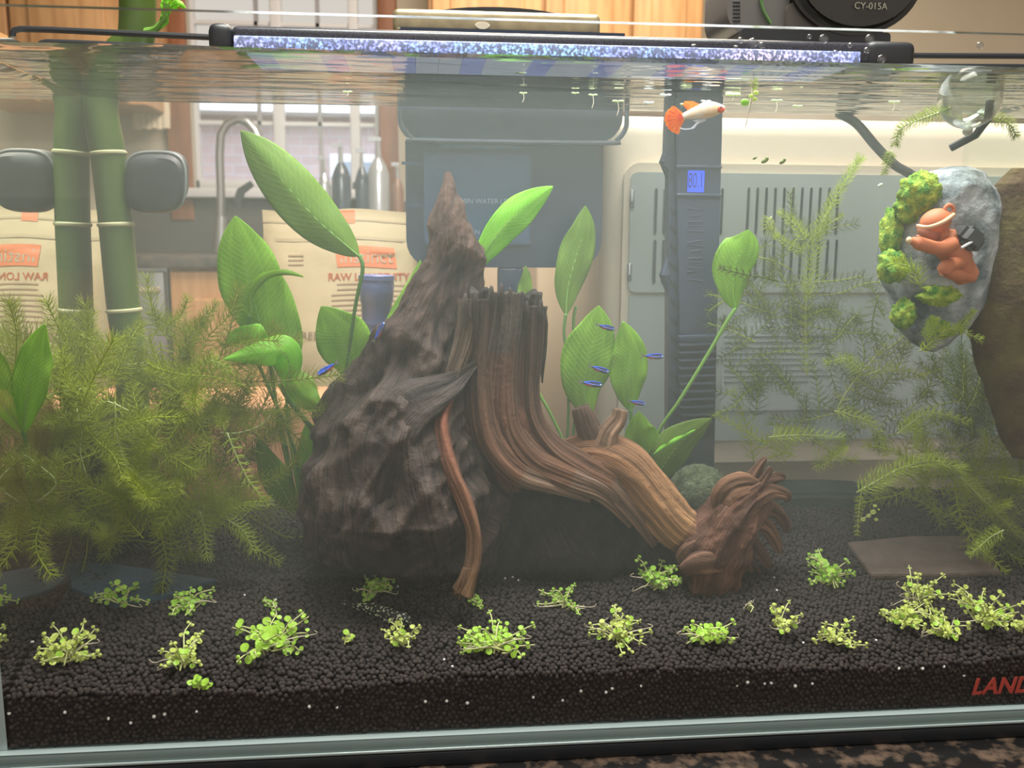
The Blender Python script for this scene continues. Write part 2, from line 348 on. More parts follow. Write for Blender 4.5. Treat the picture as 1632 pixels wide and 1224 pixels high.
sides = [(per[k], per[(k+1) % len(per)], per[(k+1) % len(per)]+b0, per[k]+b0) for k in range(len(per))]
mb.add(vs2, top+sides+[tuple(p+b0 for p in per)]); obj('soil_bed', mb, M['soil_bed'], soil, smooth=False, kind='stuff')
pts = []; d0 = .00300; rr = random.Random(3)
row = 0; y = .0022
while y < TD-.001:
    x = .002+(row % 2)*d0/2
    while x < TW-.002:
        X = x+rr.uniform(-.25, .25)*d0; Y = max(.0018, min(TD-.0016, y+rr.uniform(-.25, .25)*d0))
        X = max(.0018, min(TW-.0018, X)); pts.append((X, Y, soil_z(X, Y)-.0001+rr.uniform(-.0007, .0007)))
        if rr.random() < .10: pts.append((X+d0*.4, Y, soil_z(X, Y)+.0010))
        x += d0
    y += d0*.82; row += 1
z = .002; row = 0                       # the layers pressed against the front and side glass
while z < .04:
    x = .002+(row % 2)*d0/2
    while x < TW-.002:
        if z < soil_z(x, .002)-.001: pts.append((x+rr.uniform(-.3, .3)*d0, .0019+rr.uniform(-.0001, .0006), z+rr.uniform(-.3, .3)*d0))
        x += d0
    z += d0*.8; row += 1
for xs in (.0019, TW-.0019):
    z = .03
    while z < .08:
        y = .002
        while y < TD-.002:
            if z < soil_z(xs, y)-.001: pts.append((xs, y+rr.uniform(-.3, .3)*d0, z+rr.uniform(-.3, .3)*d0))
            y += d0
        z += d0*.8
me = bpy.data.meshes.new('soil_pellets'); me.from_pydata([tuple(p) for p in pts], [], [])
so = bpy.data.objects.new('soil_pellets', me); C.objects.link(so); par(so, soil); so['kind'] = 'stuff'
ng = bpy.data.node_groups.new('pellets', 'GeometryNodeTree')
ng.interface.new_socket('Geometry', in_out='INPUT', socket_type='NodeSocketGeometry'); ng.interface.new_socket('Geometry', in_out='OUTPUT', socket_type='NodeSocketGeometry')
N = ng.nodes; L = ng.links; gi = N.new('NodeGroupInput'); go = N.new('NodeGroupOutput')
m2p = N.new('GeometryNodeMeshToPoints'); iop = N.new('GeometryNodeInstanceOnPoints'); ico = N.new('GeometryNodeMeshIcoSphere')
ico.inputs['Radius'].default_value = .00153; ico.inputs['Subdivisions'].default_value = 3
ss = N.new('GeometryNodeSetShadeSmooth'); sm = N.new('GeometryNodeSetMaterial'); sm.inputs['Material'].default_value = M['soil']
rv = N.new('FunctionNodeRandomValue'); rv.data_type = 'FLOAT_VECTOR'; rv.inputs['Max'].default_value = (6.28, 6.28, 6.28)
rs = N.new('FunctionNodeRandomValue'); rs.data_type = 'FLOAT_VECTOR'; rs.inputs['Min'].default_value = (.86, .86, .84); rs.inputs['Max'].default_value = (1.14, 1.1, 1.06)
L.new(gi.outputs[0], m2p.inputs[0]); L.new(ico.outputs[0], ss.inputs[0]); L.new(ss.outputs[0], sm.inputs[0]); L.new(m2p.outputs[0], iop.inputs['Points'])
L.new(sm.outputs[0], iop.inputs['Instance']); L.new(rv.outputs['Value'], iop.inputs['Rotation']); L.new(rs.outputs['Value'], iop.inputs['Scale']); L.new(iop.outputs[0], go.inputs[0])
md = so.modifiers.new('pellets', 'NODES'); md.node_group = ng
me.materials.append(M['soil'])
ordn = lambda i: str(i+1)+('st' if i % 10 == 0 and i != 10 else 'nd' if i % 10 == 1 and i != 11 else 'rd' if i % 10 == 2 and i != 12 else 'th')
# small white grains against the front glass and on the soil
M['grain'] = mat('white_grain', (.85, .84, .8), .5)
gm = None
grains = [(5,1138),(103,1136),(173,1146),(208,1153),(245,1143),(262,1139),(313,1135),(493,1127),(537,1128),(712,1118),(745,1121),(678,1119),(850,1112),(897,1117),(926,1102),(966,1104),(976,1098),(1022,1094),(1175,1093),(1192,1088),(1219,1090),(1230,1089),(1268,1094),(1295,1090),(1433,1066),(1471,1066),(1505,1063),(1537,1077)]
for i, (a, b) in enumerate(grains):
    p = P(a, b, .0006); nm = MB()
    if gm is None:
        nm.ball((0, 0, 0), .0011, n=6); gm = nm.mesh('white_grain'); gm.materials.append(M['grain'])
    o = bpy.data.objects.new('white_grain', gm); o.location = (max(.002, p.x), .0003+.0009, p.z); C.objects.link(o); o.scale = [rr.uniform(.7, 1)]*3
    setp(o, 'tiny white grain in the soil against the front glass, ' + ordn(sorted(g_[0] for g_ in grains).index(a)) + ' from the left', 'grain', 'white grains along the front glass')
gr2 = [(634,939),(660,889),(805,926),(817,924),(826,929),(53,1028),(708,1056),(721,1067),(1233,925),(1238,945),(1280,1029),(1396,1025),(440,960),(390,953)]
for i, (a, b) in enumerate(gr2):
    p = on_soil(a, b); o = bpy.data.objects.new('white_grain', gm); o.location = p+Vector((0, 0, .0018)); C.objects.link(o); o.scale = [.65]*3
    setp(o, 'tiny white speck lying on top of the dark soil, ' + ordn(sorted(g_[0] for g_ in gr2).index(a)) + ' from the left', 'grain', 'white specks on top of the soil')
# brand lettering on the front glass
M['logo'] = mat('red_print', (.45, .06, .04), .5)
def text(name, s, loc, size, m, parent=None, rot=(math.pi/2, 0, 0), ext=.0001, shear=0, align='CENTER', sx=1, bold=0):
    cu = bpy.data.curves.new(name, 'FONT'); cu.body = s; cu.size = size; cu.extrude = ext; cu.align_x = align; cu.align_y = 'CENTER'; cu.shear = shear; cu.offset = bold
    o = bpy.data.objects.new(name, cu); C.objects.link(o); dg = bpy.context.evaluated_depsgraph_get(); me = bpy.data.meshes.new_from_object(o.evaluated_get(dg))
    bpy.data.objects.remove(o); o = bpy.data.objects.new(name, me); o.location = (0, 0, 0); C.objects.link(o)
    me.transform(Matrix.Translation(loc) @ Euler(rot).to_matrix().to_4x4() @ Matrix.Diagonal((sx, 1, 1, 1))); me.materials.clear(); me.materials.append(m)
    if parent: par(o, parent)
    return o
p = P(1548, 1096, -.0054)
lg = text('logo_lettering', 'LANDEN', (p.x, -.0054, p.z), .0135, M['logo'], tank, shear=.25, align='LEFT', bold=.0004); lg['label'] = 'red slanted letters printed low on the front glass'
# flat slabs standing in for reflections in the front glass
# ------------------------------------------------------------------ driftwood
def fbm(v, o=4):
    return noise.fractal(v, 1.0, 2.1, o)
def loft(mb, path, rads, n=64, seg=60, amp=.002, ridge=.0, rfreq=9, col=(.1,.06,.04), col2=None, seed=0, flat=1.0, capt=.0, nscale=40, up=None, jag=0, colfn=None, twist=0):
    """ribbed wooden limb: path of (px,py,Y), radius in px at each"""
    pts = [P(*p) if not isinstance(p, Vector) else p for p in path]; rad = [r*S(p[1] if isinstance(p, Vector) else p[2]) for r, p in zip(rads, path)]
    k = len(pts); L_ = [0]
    for i in range(1, k): L_.append(L_[-1]+(pts[i]-pts[i-1]).length)
    def cat(a, t):
        i = 0
        while i < k-2 and L_[i+1] < t: i += 1
        u = (t-L_[i])/(L_[i+1]-L_[i]) if L_[i+1] > L_[i] else 0
        g0 = a[max(i-1, 0)]; g1 = a[i]; g2 = a[i+1]; g3 = a[min(i+2, k-1)]
        return (g1*2+(g2-g0)*u+(g0*2-g1*5+g2*4-g3)*u*u+(g1*3-g0-g2*3+g3)*u**3)*.5
    vs, uv, cl = [], [], []; nrm = None
    for s in range(seg+1):
        t = L_[-1]*s/seg; c = cat(pts, t); r = max(.0002, cat(rad, t))
        tg = (cat(pts, min(L_[-1], t+.001))-cat(pts, max(0, t-.001))).normalized()
        if nrm is None: nrm = tg.cross(Vector((0, 1, 0))) if up is None else Vector(up)
        nrm = (nrm-tg*nrm.dot(tg)).normalized(); b = tg.cross(nrm)
        for j in range(n):
            a = 2*math.pi*j/n; ca, sa = math.cos(a), math.sin(a); aa = a+twist*s/seg
            dr = amp*fbm(Vector((math.cos(aa)*1.6+seed, math.sin(aa)*1.6, t*nscale)))
            if ridge:
                q = noise.noise(Vector((math.cos(aa)*rfreq+seed*3, math.sin(aa)*rfreq, t*7)))
                q2 = noise.noise(Vector((math.cos(aa)*rfreq*.35+seed, math.sin(aa)*rfreq*.35, t*4)))
                dr += ridge*(q*.8+q2*1.6)
            else: q = q2 = 0
            off = nrm*(ca*(r+dr))+b*(sa*(r*flat+dr)); vs.append(c+off)
            if jag and s >= seg-3:
                vs[-1] = vs[-1]+tg*jag*(1+1.4*noise.noise(Vector((ca*3+seed, sa*3, 2))))*(s-seg+3)/3
            uv.append((a/(2*math.pi)*6.28*.03, t)); f_ = max(0, min(1, .5+1.1*q+.6*q2+.35*noise.noise(Vector((ca*2, sa*2, t*25+seed)))))
            cc = colfn(s/seg, a) if colfn else col; c2 = col2 or tuple(x*.45 for x in cc)
            cl.append(tuple(c2[i]*(1-f_)+cc[i]*f_ for i in range(3)))
    fs = [(s*n+j, s*n+(j+1) % n, (s+1)*n+(j+1) % n, (s+1)*n+j) for s in range(seg) for j in range(n)]
    c0 = len(vs); vs.append(sum(vs[:n], Vector())/n-Vector((0, 0, 0))); uv.append((0, 0)); cl.append(cl[0])
    c1 = len(vs); endc = sum(vs[seg*n:seg*n+n], Vector())/n; tg = (pts[-1]-pts[-2]).normalized(); vs.append(endc-tg*capt); uv.append((0, 1)); cl.append(tuple(x*.6 for x in cl[seg*n]))
    fs += [(c0, (j+1) % n, j) for j in range(n)]+[(c1, seg*n+j, seg*n+(j+1) % n) for j in range(n)]
    mb.add(vs, fs, 0, uv, cl)
def slices(mb, rows, n=160, seg=110, amp=.003, col=(.05,.035,.03), seed=0, crag=1.0, spz=9):
    """craggy mass built from horizontal slices (py, left px, right px, centre Y, depth radius)"""
    def itp(t):
        x = t*(len(rows)-1); i = min(int(x), len(rows)-2); u = x-i; u = u*u*(3-2*u)*.35+u*.65
        return [rows[i][k]*(1-u)+rows[i+1][k]*u for k in range(5)]
    vs, cl, uv = [], [], []
    for s in range(seg+1):
        py, xl, xr, Yc, ry = itp(s/seg); a0 = P(xl, py, Yc); a1 = P(xr, py, Yc); c = (a0+a1)/2; rx = (a1.x-a0.x)/2
        for j in range(n):
            a = 2*math.pi*j/n; d = Vector((math.cos(a), math.sin(a), 0))
            q = Vector((c.x+rx*d.x, c.y+ry*d.y, c.z))
            f1 = fbm(Vector((q.x*22+seed, q.y*22, q.z*14))); rdg = 1-abs(noise.noise(Vector((q.x*38+seed-q.z*20, q.y*30, q.z*16+3))))*2
            f3 = fbm(Vector(((q.x-q.z*.35)*190, q.y*150, (q.z+q.x*.3)*45+seed)), 4)
            m_ = min(1, rx/.03)
            dr = crag*m_*(amp*2.2*f1+amp*1.3*rdg)+amp*.42*f3
            rd2 = (1-abs(noise.noise(Vector((q.x*95-q.z*60+seed, q.y*60, q.z*34)))*2)); dr += amp*.55*rd2*m_
            f4 = max(0, noise.noise(Vector((q.x*27+seed, q.y*30+q.z*12, q.z*21)))-.12); dr -= amp*7*f4*m_*(1 if seed == 4 else .4)
            vs.append(q+d*dr+Vector((0, 0, amp*.8*f1*m_))); rdg = rdg*.5+rd2*.5-f4*2; t_ = max(0, min(1, .35+.55*rdg*.6+.5*f3))
            cl.append(tuple(x*(1+max(0, min(1, (q.z-spz+.05)/.08))*((1, .62, .42)[k_c]))*(.22+1.45*t_) for k_c, x in enumerate(col))); uv.append((a*.05, s/seg*.25))  # shade painted into the vertex colour: recesses darker, ridges lighter
    fs = [(s*n+j, (s+1)*n+j, (s+1)*n+(j+1) % n, s*n+(j+1) % n) for s in range(seg) for j in range(n)]
    fs += [tuple(range(n)), tuple(seg*n+j for j in range(n))[::-1]]
    mb.add(vs, fs, 0, uv, cl)
def wood_mat(name):
    m = bpy.data.materials.new(name); m.use_nodes = True; nt = m.node_tree; N = nt.nodes; L = nt.links; b = N['Principled BSDF']
    b.inputs['Roughness'].default_value = .75; b.inputs['Specular IOR Level'].default_value = .3
    at = N.new('ShaderNodeAttribute'); at.attribute_name = 'Col'; uv = N.new('ShaderNodeUVMap'); mp = N.new('ShaderNodeMapping'); mp.inputs['Scale'].default_value = (700, 25, 1)
    n1 = N.new('ShaderNodeTexNoise'); n1.inputs['Scale'].default_value = 1; n1.inputs['Detail'].default_value = 4; L.new(uv.outputs[0], mp.inputs[0]); L.new(mp.outputs[0], n1.inputs['Vector'])
    r = N.new('ShaderNodeValToRGB'); r.color_ramp.elements[0].position = .3; r.color_ramp.elements[0].color = (.45, .42, .42, 1); r.color_ramp.elements[1].position = .72; r.color_ramp.elements[1].color = (1.5, 1.4, 1.3, 1)
    L.new(n1.outputs[0], r.inputs[0]); mx = N.new('ShaderNodeMix'); mx.data_type = 'RGBA'; mx.blend_type = 'MULTIPLY'; mx.inputs['Factor'].default_value = 1
    L.new(at.outputs['Color'], mx.inputs['A']); L.new(r.outputs[0], mx.inputs['B']); L.new(mx.outputs['Result'], b.inputs['Base Color'])
    tc = N.new('ShaderNodeTexCoord'); n2 = N.new('ShaderNodeTexNoise'); n2.inputs['Scale'].default_value = 300; n2.inputs['Detail'].default_value = 5; L.new(tc.outputs['Object'], n2.inputs['Vector'])
    ad = N.new('ShaderNodeMath'); ad.operation = 'ADD'; L.new(n1.outputs[0], ad.inputs[0]); L.new(n2.outputs[0], ad.inputs[1])
    bp = N.new('ShaderNodeBump'); bp.inputs['Strength'].default_value = .6; bp.inputs['Distance'].default_value = .0025; L.new(ad.outputs[0], bp.inputs['Height']); L.new(bp.outputs[0], b.inputs['Normal'])
    return m
M['drift'] = wood_mat('driftwood')
dw = thing('driftwood', 'large dark brown driftwood stump with a pointed spire and a tan branch', 'driftwood', on_soil(830, 925))
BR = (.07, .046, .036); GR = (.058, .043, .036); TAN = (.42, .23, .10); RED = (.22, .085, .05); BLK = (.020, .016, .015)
mb = MB()
slices(mb, [(274,712,716,.125,.0012),(300,704,724,.125,.005),(345,690,742,.125,.011),(385,681,752,.125,.017),(412,676,760,.125,.021),(445,655,757,.125,.025),(500,624,745,.122,.03),(560,582,740,.118,.036),
            (620,536,735,.113,.043),(680,505,735,.108,.05),(740,496,750,.105,.055),(800,486,780,.102,.058),(845,480,800,.110,.047),(880,488,795,.114,.036),(905,510,780,.118,.028)], col=GR, amp=.0042, seed=4, n=260, seg=200, crag=1.15, spz=.235)
obj('spire', mb, M['drift'], dw, auto=False)
mb = MB()
slices(mb, [(735,700,930,.125,.02),(770,705,985,.125,.03),(810,715,1030,.124,.037),(850,725,1065,.122,.042),(885,740,1080,.122,.040),(912,760,1075,.122,.036)], col=BLK, amp=.0022, seed=9, n=140, seg=60)  # near-black colour carries the shade of the hollow below the stump
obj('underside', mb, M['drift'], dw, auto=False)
def stump_col(t, a):
    if t > .75: return (.10, .085, .075)
    return tuple(BR[i]*1.5*(t)+RED[i]*.85*(1-t) for i in range(3))
mb = MB()
loft(mb, [(832,765,.120),(818,735,.108),(798,690,.097),(788,640,.096),(792,570,.097),(800,510,.098),(803,474,.099)], [40,68,72,64,58,55,56], n=220, seg=90, amp=.0012, ridge=.0024, rfreq=8, colfn=stump_col, flat=.8, capt=.012, jag=.004, seed=1)
def strand(path, rads, cf, seed, **k): loft(mb, path, rads, n=110, seg=90, amp=.0008, ridge=.0013, rfreq=6, colfn=cf, seed=seed, **k)
sw = lambda t, a: tuple((1-t)*x+t*y for x, y in zip((.10,.075,.065), (.36,.17,.09))) if t < .7 else (.30, .20, .14)
strand([(850,487,.092),(846,560,.09),(843,620,.088),(850,670,.086),(878,712,.084),(925,745,.084),(975,775,.086),(1015,820,.088),(1045,872,.094)], [22,19,18,20,24,27,24,20,7], sw, 2, jag=-.003, capt=.003)
strand([(812,470,.088),(808,560,.086),(806,630,.083),(815,690,.08),(850,735,.078),(905,760,.078),(960,785,.081),(1005,836,.090)], [20,20,20,22,24,24,18,5], sw, 3)
strand([(778,478,.088),(772,560,.085),(772,640,.081),(786,705,.077),(825,750,.075),(880,772,.076),(940,795,.084)], [19,19,20,22,22,17,4], lambda t, a: tuple(1.0*x for x in sw(t, a)), 5)
strand([(748,478,.092),(742,540,.088),(722,600,.082),(706,650,.078)], [16,17,15,12], lambda t, a: (.17,.12,.085), 6)
for k_, (a_, b_, yy) in enumerate(((742,474,.082),(757,468,.08),(783,462,.081),(800,458,.08),(812,464,.082),(838,486,.084),(862,484,.084),(868,500,.09))):
    loft(mb, [(a_-4 if a_ > 850 else a_+4, 610, yy+.014), (a_-1 if a_ > 850 else a_+2, 535, yy+.006), (a_, b_+14, yy), (a_, b_, yy)], [1, 6, 5, 2], n=16, seg=24, amp=.0008, ridge=.0005, rfreq=3, col=(.13,.11,.1), seed=k_+20, jag=.002)
obj('stump', mb, M['drift'], dw, auto=False)
mb = MB()
loft(mb, [(600,720,.068),(630,672,.066),(662,642,.066),(700,622,.07),(735,600,.076),(761,579,.08)], [44,52,42,30,13,1.5], n=90, seg=60, amp=.0020, ridge=.0009, rfreq=3, col=(.075,.06,.053), seed=12, flat=.35, up=(0, .25, 1))
loft(mb, [(640,640,.07),(628,720,.064),(612,790,.058),(600,850,.056),(612,895,.062)], [26,38,36,30,26], n=90, seg=60, amp=.003, ridge=.0015, rfreq=3, col=(.055,.042,.037), seed=14, flat=.6)
loft(mb, [(690,770,.062),(650,790,.058),(620,820,.055),(615,870,.06),(632,905,.064)], [16,18,18,20,22], n=60, seg=50, amp=.003, ridge=.001, rfreq=3, col=(.06,.045,.04), seed=15)
obj('shelf', mb, M['drift'], dw, auto=False)
mb = MB()
rc = lambda t, a: tuple((1-t)*x+t*y for x, y in zip((.30,.11,.07), (.30,.19,.11)))
loft(mb, [(715,640,.074),(705,672,.066),(708,710,.06),(722,755,.054),(742,800,.05),(756,845,.047),(757,890,.046),(748,922,.045),(740,944,.045)], [8,12,13,14,13,12,12,14,19], n=70, seg=90, amp=.0010, ridge=.0009, rfreq=4, colfn=rc, seed=16)
for k_, (dx, dy) in enumerate(((-14, 0), (-6, 6), (4, 4), (12, -3))):
    loft(mb, [(746+dx*.3,905,.043),(742+dx*.7,930,.041),(738+dx,950+dy,.041)], [5,4,1], n=10, seg=16, amp=.0006, col=(.32,.2,.12), seed=k_+30)
obj('hanging_root', mb, M['drift'], dw, auto=False, label='pale reddish root curving down the front')
mb = MB()
bc = lambda t, a: tuple((1-t)*x+t*y for x, y in zip((.28,.13,.075), (.66,.40,.19))) if t < .75 else (.36, .20, .11)
loft(mb, [(870,735,.105),(915,722,.10),(960,722,.096),(1002,748,.093),(1040,792,.09),(1080,838,.087),(1125,858,.085),(1170,850,.085)], [20,30,38,42,41,40,38,40], n=130, seg=90, amp=.0016, ridge=.0007, rfreq=4, colfn=bc, seed=18)
loft(mb, [(955,715,.098),(940,685,.095),(930,660,.093),(926,648,.093)], [24,20,16,13], n=50, seg=30, amp=.001, ridge=.0008, rfreq=3, col=(.20,.13,.10), seed=19, capt=.002)
loft(mb, [(960,720,.092),(968,690,.09),(984,668,.09),(988,652,.09)], [26,17,13,10], n=50, seg=30, amp=.0012, ridge=.0008, rfreq=3, col=(.40,.26,.17), seed=21)
obj('branch', mb, M['drift'], dw, auto=False, label='smooth tan branch with two short stubs')
mb = MB()
RB = (.17, .085, .055)
loft(mb, [(1120,940,.08),(1128,905,.08),(1140,870,.08),(1160,830,.08),(1185,800,.08),(1210,780,.082)], [40,52,56,48,40,26], n=120, seg=70, amp=.0055, ridge=.0012, rfreq=4, col=RB, seed=22)
loft(mb, [(1090,905,.075),(1115,890,.072),(1145,895,.072)], [20,34,28], n=60, seg=30, amp=.004, ridge=.001, rfreq=3, col=(.20,.11,.07), seed=23)
loft(mb, [(1150,815,.078),(1152,795,.075),(1165,780,.074),(1190,775,.075),(1215,785,.076)], [16,20,21,20,14], n=60, seg=40, amp=.003, ridge=.0012, rfreq=3, col=(.30,.16,.09), seed=24)
fing = [([(1185,790),(1200,760),(1216,735),(1222,730)],[12,13,7,2]),([(1190,795),(1212,772),(1240,760),(1250,763)],[12,12,8,3]),([(1200,800),(1228,785),(1252,790),(1256,800)],[14,14,10,4]),
        ([(1200,815),(1230,815),(1250,835),(1253,850)],[14,13,9,3]),([(1190,830),(1220,840),(1238,868),(1243,882)],[14,12,8,2]),([(1180,850),(1205,870),(1222,895),(1228,905)],[12,10,7,2]),
        ([(1165,870),(1185,895),(1200,910)],[12,8,2]),([(1170,860),(1192,880),(1212,925-10)],[10,7,2]),([(1195,785),(1210,775),(1230,745)],[9,8,3]),([(1150,820),(1158,800),(1180,790),(1205,800)],[10,11,9,3])]
for k_, (pp, rr_) in enumerate(fing):
    loft(mb, [(a, b, .08-.004*(k_ % 3)+.006*(k_ % 2)) for a, b in pp], rr_, n=36, seg=26, amp=.0022, ridge=.0009, rfreq=2.5, col=(RB if k_ % 2 else (.26,.14,.085)), seed=40+k_, flat=.7)
obj('root_end', mb, M['drift'], dw, auto=False, label='gnarled reddish root end with splintered fingers')
# ------------------------------------------------------------------ sword plant leaves
def leaf_mat(name, c1, c2, tr=.45):
    m = bpy.data.materials.new(name); m.use_nodes = True; nt = m.node_tree; N = nt.nodes; L = nt.links; b = N['Principled BSDF']
    b.inputs['Roughness'].default_value = .45; uv = N.new('ShaderNodeUVMap'); sx = N.new('ShaderNodeSeparateXYZ'); L.new(uv.outputs[0], sx.inputs[0])
    ab = N.new('ShaderNodeMath'); ab.operation = 'ABSOLUTE'; L.new(sx.outputs[0], ab.inputs[0])
    # side veins: sin((v*k) - |u|*j)
    m1 = N.new('ShaderNodeMath'); m1.operation = 'MULTIPLY'; m1.inputs[1].default_value = 150; L.new(sx.outputs[1], m1.inputs[0])
    m2 = N.new('ShaderNodeMath'); m2.operation = 'MULTIPLY'; m2.inputs[1].default_value = 26; L.new(ab.outputs[0], m2.inputs[0])
    sb = N.new('ShaderNodeMath'); sb.operation = 'SUBTRACT'; L.new(m1.outputs[0], sb.inputs[0]); L.new(m2.outputs[0], sb.inputs[1])
    n = N.new('ShaderNodeTexNoise'); n.inputs['Scale'].default_value = 14; n.inputs['Detail'].default_value = 4; L.new(uv.outputs[0], n.inputs['Vector'])
    nn = N.new('ShaderNodeMath'); nn.operation = 'MULTIPLY_ADD'; nn.inputs[1].default_value = 5; L.new(n.outputs[0], nn.inputs[0]); L.new(sb.outputs[0], nn.inputs[2])
    si = N.new('ShaderNodeMath'); si.operation = 'SINE'; L.new(nn.outputs[0], si.inputs[0])
    lo = N.new('ShaderNodeMath'); lo.operation = 'COMPARE'; lo.inputs[1].default_value = .45; lo.inputs[2].default_value = .03; L.new(ab.outputs[0], lo.inputs[0])
    mr = N.new('ShaderNodeMapRange'); mr.inputs[1].default_value = .2; mr.inputs[2].default_value = 1; L.new(si.outputs[0], mr.inputs[0])
    mxv = N.new('ShaderNodeMath'); mxv.operation = 'MAXIMUM'; L.new(mr.outputs[0], mxv.inputs[0]); L.new(lo.outputs[0], mxv.inputs[1])
    ov = N.new('ShaderNodeMath'); ov.operation = 'MULTIPLY_ADD'; ov.inputs[1].default_value = .30; L.new(mxv.outputs[0], ov.inputs[0])
    n3 = N.new('ShaderNodeTexNoise'); n3.inputs['Scale'].default_value = 3; L.new(uv.outputs[0], n3.inputs['Vector'])
    n4 = N.new('ShaderNodeMath'); n4.operation = 'MULTIPLY_ADD'; n4.inputs[1].default_value = 1.6; n4.inputs[2].default_value = -.6; L.new(n3.outputs[0], n4.inputs[0]); L.new(n4.outputs[0], ov.inputs[2])
    r = N.new('ShaderNodeValToRGB'); r.color_ramp.elements[0].color = (*c1, 1); r.color_ramp.elements[1].color = (*c2, 1); L.new(ov.outputs[0], r.inputs[0]); L.new(r.outputs[0], b.inputs['Base Color'])
    bp = N.new('ShaderNodeBump'); bp.inputs['Strength'].default_value = .22; bp.inputs['Distance'].default_value = .001; L.new(mxv.outputs[0], bp.inputs['Height']); L.new(bp.outputs[0], b.inputs['Normal'])
    t = N.new('ShaderNodeBsdfTranslucent'); L.new(r.outputs[0], t.inputs[0]); L.new(bp.outputs[0], t.inputs[1]); mx = N.new('ShaderNodeMixShader'); mx.inputs[0].default_value = tr
    L.new(b.outputs[0], mx.inputs[1]); L.new(t.outputs[0], mx.inputs[2]); L.new(mx.outputs[0], N['Material Output'].inputs[0]); return m
M['leaf'] = leaf_mat('sword_leaf', (.24, .50, .02), (.42, .74, .06))
M['leaf_d'] = leaf_mat('sword_leaf_dark', (.16, .30, .02), (.27, .43, .045))
M['leaf_b'] = leaf_mat('sword_leaf_bright', (.30, .80, .03), (.55, 1.0, .13))
M['stem'] = mat('petiole', (.12, .28, .05), .5, trans=.2)
M['stem_l'] = mat('petiole_light', (.24, .48, .08), .5, trans=.25)
M['rib'] = mat('midrib', (.32, .58, .12), .5, trans=.3)
def spline(pts, n):
    k = len(pts); out = []
    for s in range(n+1):
        x = (k-1)*s/n; i = min(int(x), k-2); u = x-i; g0 = pts[max(i-1, 0)]; g1 = pts[i]; g2 = pts[i+1]; g3 = pts[min(i+2, k-1)]
        out.append((g1*2+(g2-g0)*u+(g0*2-g1*5+g2*4-g3)*u*u+(g1*3-g0-g2*3+g3)*u**3)*.5)
    return out
def leaf(parent, mid, hw, m='leaf', fold=.25, tilt=0, wave=.0012, peak=.42, rib='rib', ribr=.0007, seed=0, label=None, side=None):
    """mid: (px,py,Y) from the base to the tip; hw: greatest half width in px"""
    nl, nw = 34, 7; c = spline([P(*p) for p in mid], nl); W_ = hw*S(mid[0][2]); vs, uv = [], []
    for s in range(nl+1):
        t = s/nl; tg = (c[min(s+1, nl)]-c[max(s-1, 0)]).normalized()
        wv = tg.cross(Vector((0, 1, 0))).normalized(); nr = tg.cross(wv).normalized()
        if nr.y > 0: nr = -nr
        wv = (wv*math.cos(tilt)+nr*math.sin(tilt)).normalized(); nr = wv.cross(tg).normalized()
        if t < peak: f = (math.sin(t/peak*math.pi/2))**.9
        else: f = (math.cos((t-peak)/(1-peak)*math.pi/2))**1.0*(1-.12*max(0, (t-.85)/.15))
        f = max(f, .004)
        for j in range(-nw, nw+1):
            u = j/nw
            q = c[s]+wv*(u*W_*f*math.cos(fold*abs(u)))+nr*(abs(u)**1.3*W_*f*math.sin(fold)+wave*f*math.sin(t*17+seed+(2 if u > 0 else 0))*abs(u)**2+.00025*math.sin(t*110-abs(u)*18)*f)
            vs.append(q); uv.append((u, t))
    n = 2*nw+1; mb = MB(); mb.add(vs, [(s*n+j, s*n+j+1, (s+1)*n+j+1, (s+1)*n+j) for s in range(nl) for j in range(n-1)], 0, uv)
    o = obj('leaf', mb, M[m], parent, recalc=False, auto=False, label=label)
    sd = o.modifiers.new('thickness', 'SOLIDIFY'); sd.thickness = .0004
    mb = MB(); mb.tube([p for p in c[:-1]], [ribr*(1-.8*i/nl) for i in range(nl)], 6); obj('midrib', mb, M[rib], o, auto=False)
    return o
def petiole(parent, pts, r=.0013, m='stem', label=None):
    mb = MB(); c = spline([P(*p) for p in pts], 24); mb.tube(c, [r*(1-.25*i/24) for i in range(25)], 8); return obj('petiole', mb, M[m], parent, auto=False, label=label)
A = thing('sword_plant', 'tall broad leaved green plant left of the driftwood', 'plant', on_soil(462, 822))
cr = lambda x: (x, 818, .145)
leaf(A, [(572,408,.15),(545,385,.149),(505,350,.147),(460,300,.145),(415,245,.143),(384,208,.142)], 42, 'leaf_d', fold=.35, peak=.55, seed=1)
petiole(A, [(572,406,.15),(578,430,.15),(566,490,.155),(550,600,.165),(530,720,.168),(500,800,.165)], .0014)
leaf(A, [(428,560,.14),(410,500,.138),(396,440,.135),(382,385,.134),(375,344,.135)], 50, 'leaf', fold=.2, peak=.45, seed=2)
petiole(A, [(428,558,.14),(440,640,.145),(462,740,.15),(470,815,.15)], .0013, 'stem')
leaf(A, [(455,610,.155),(452,560,.154),(440,500,.153),(425,440,.152),(418,410,.152)], 34, 'leaf', fold=.15, seed=3)
petiole(A, [(455,608,.155),(462,700,.155),(480,812,.153)], .0012, 'stem_l')
leaf(A, [(400,500,.125),(402,470,.122),(420,446,.118),(450,436,.116),(484,441,.115)], 10, 'leaf', fold=1.0, tilt=.5, seed=4)
petiole(A, [(398,502,.126),(397,530,.128),(408,570,.132),(438,640,.138),(470,720,.142),(482,810,.15)], .0014)
leaf(A, [(455,620,.12),(462,590,.115),(450,560,.108),(410,562,.103),(356,573,.10)], 30, 'leaf_b', fold=.55, tilt=.3, peak=.45, seed=5)
leaf(A, [(430,560,.13),(412,545,.128),(388,535,.126),(360,548,.125)], 22, 'leaf_b', fold=.4, tilt=-.3, wave=.003, seed=6)
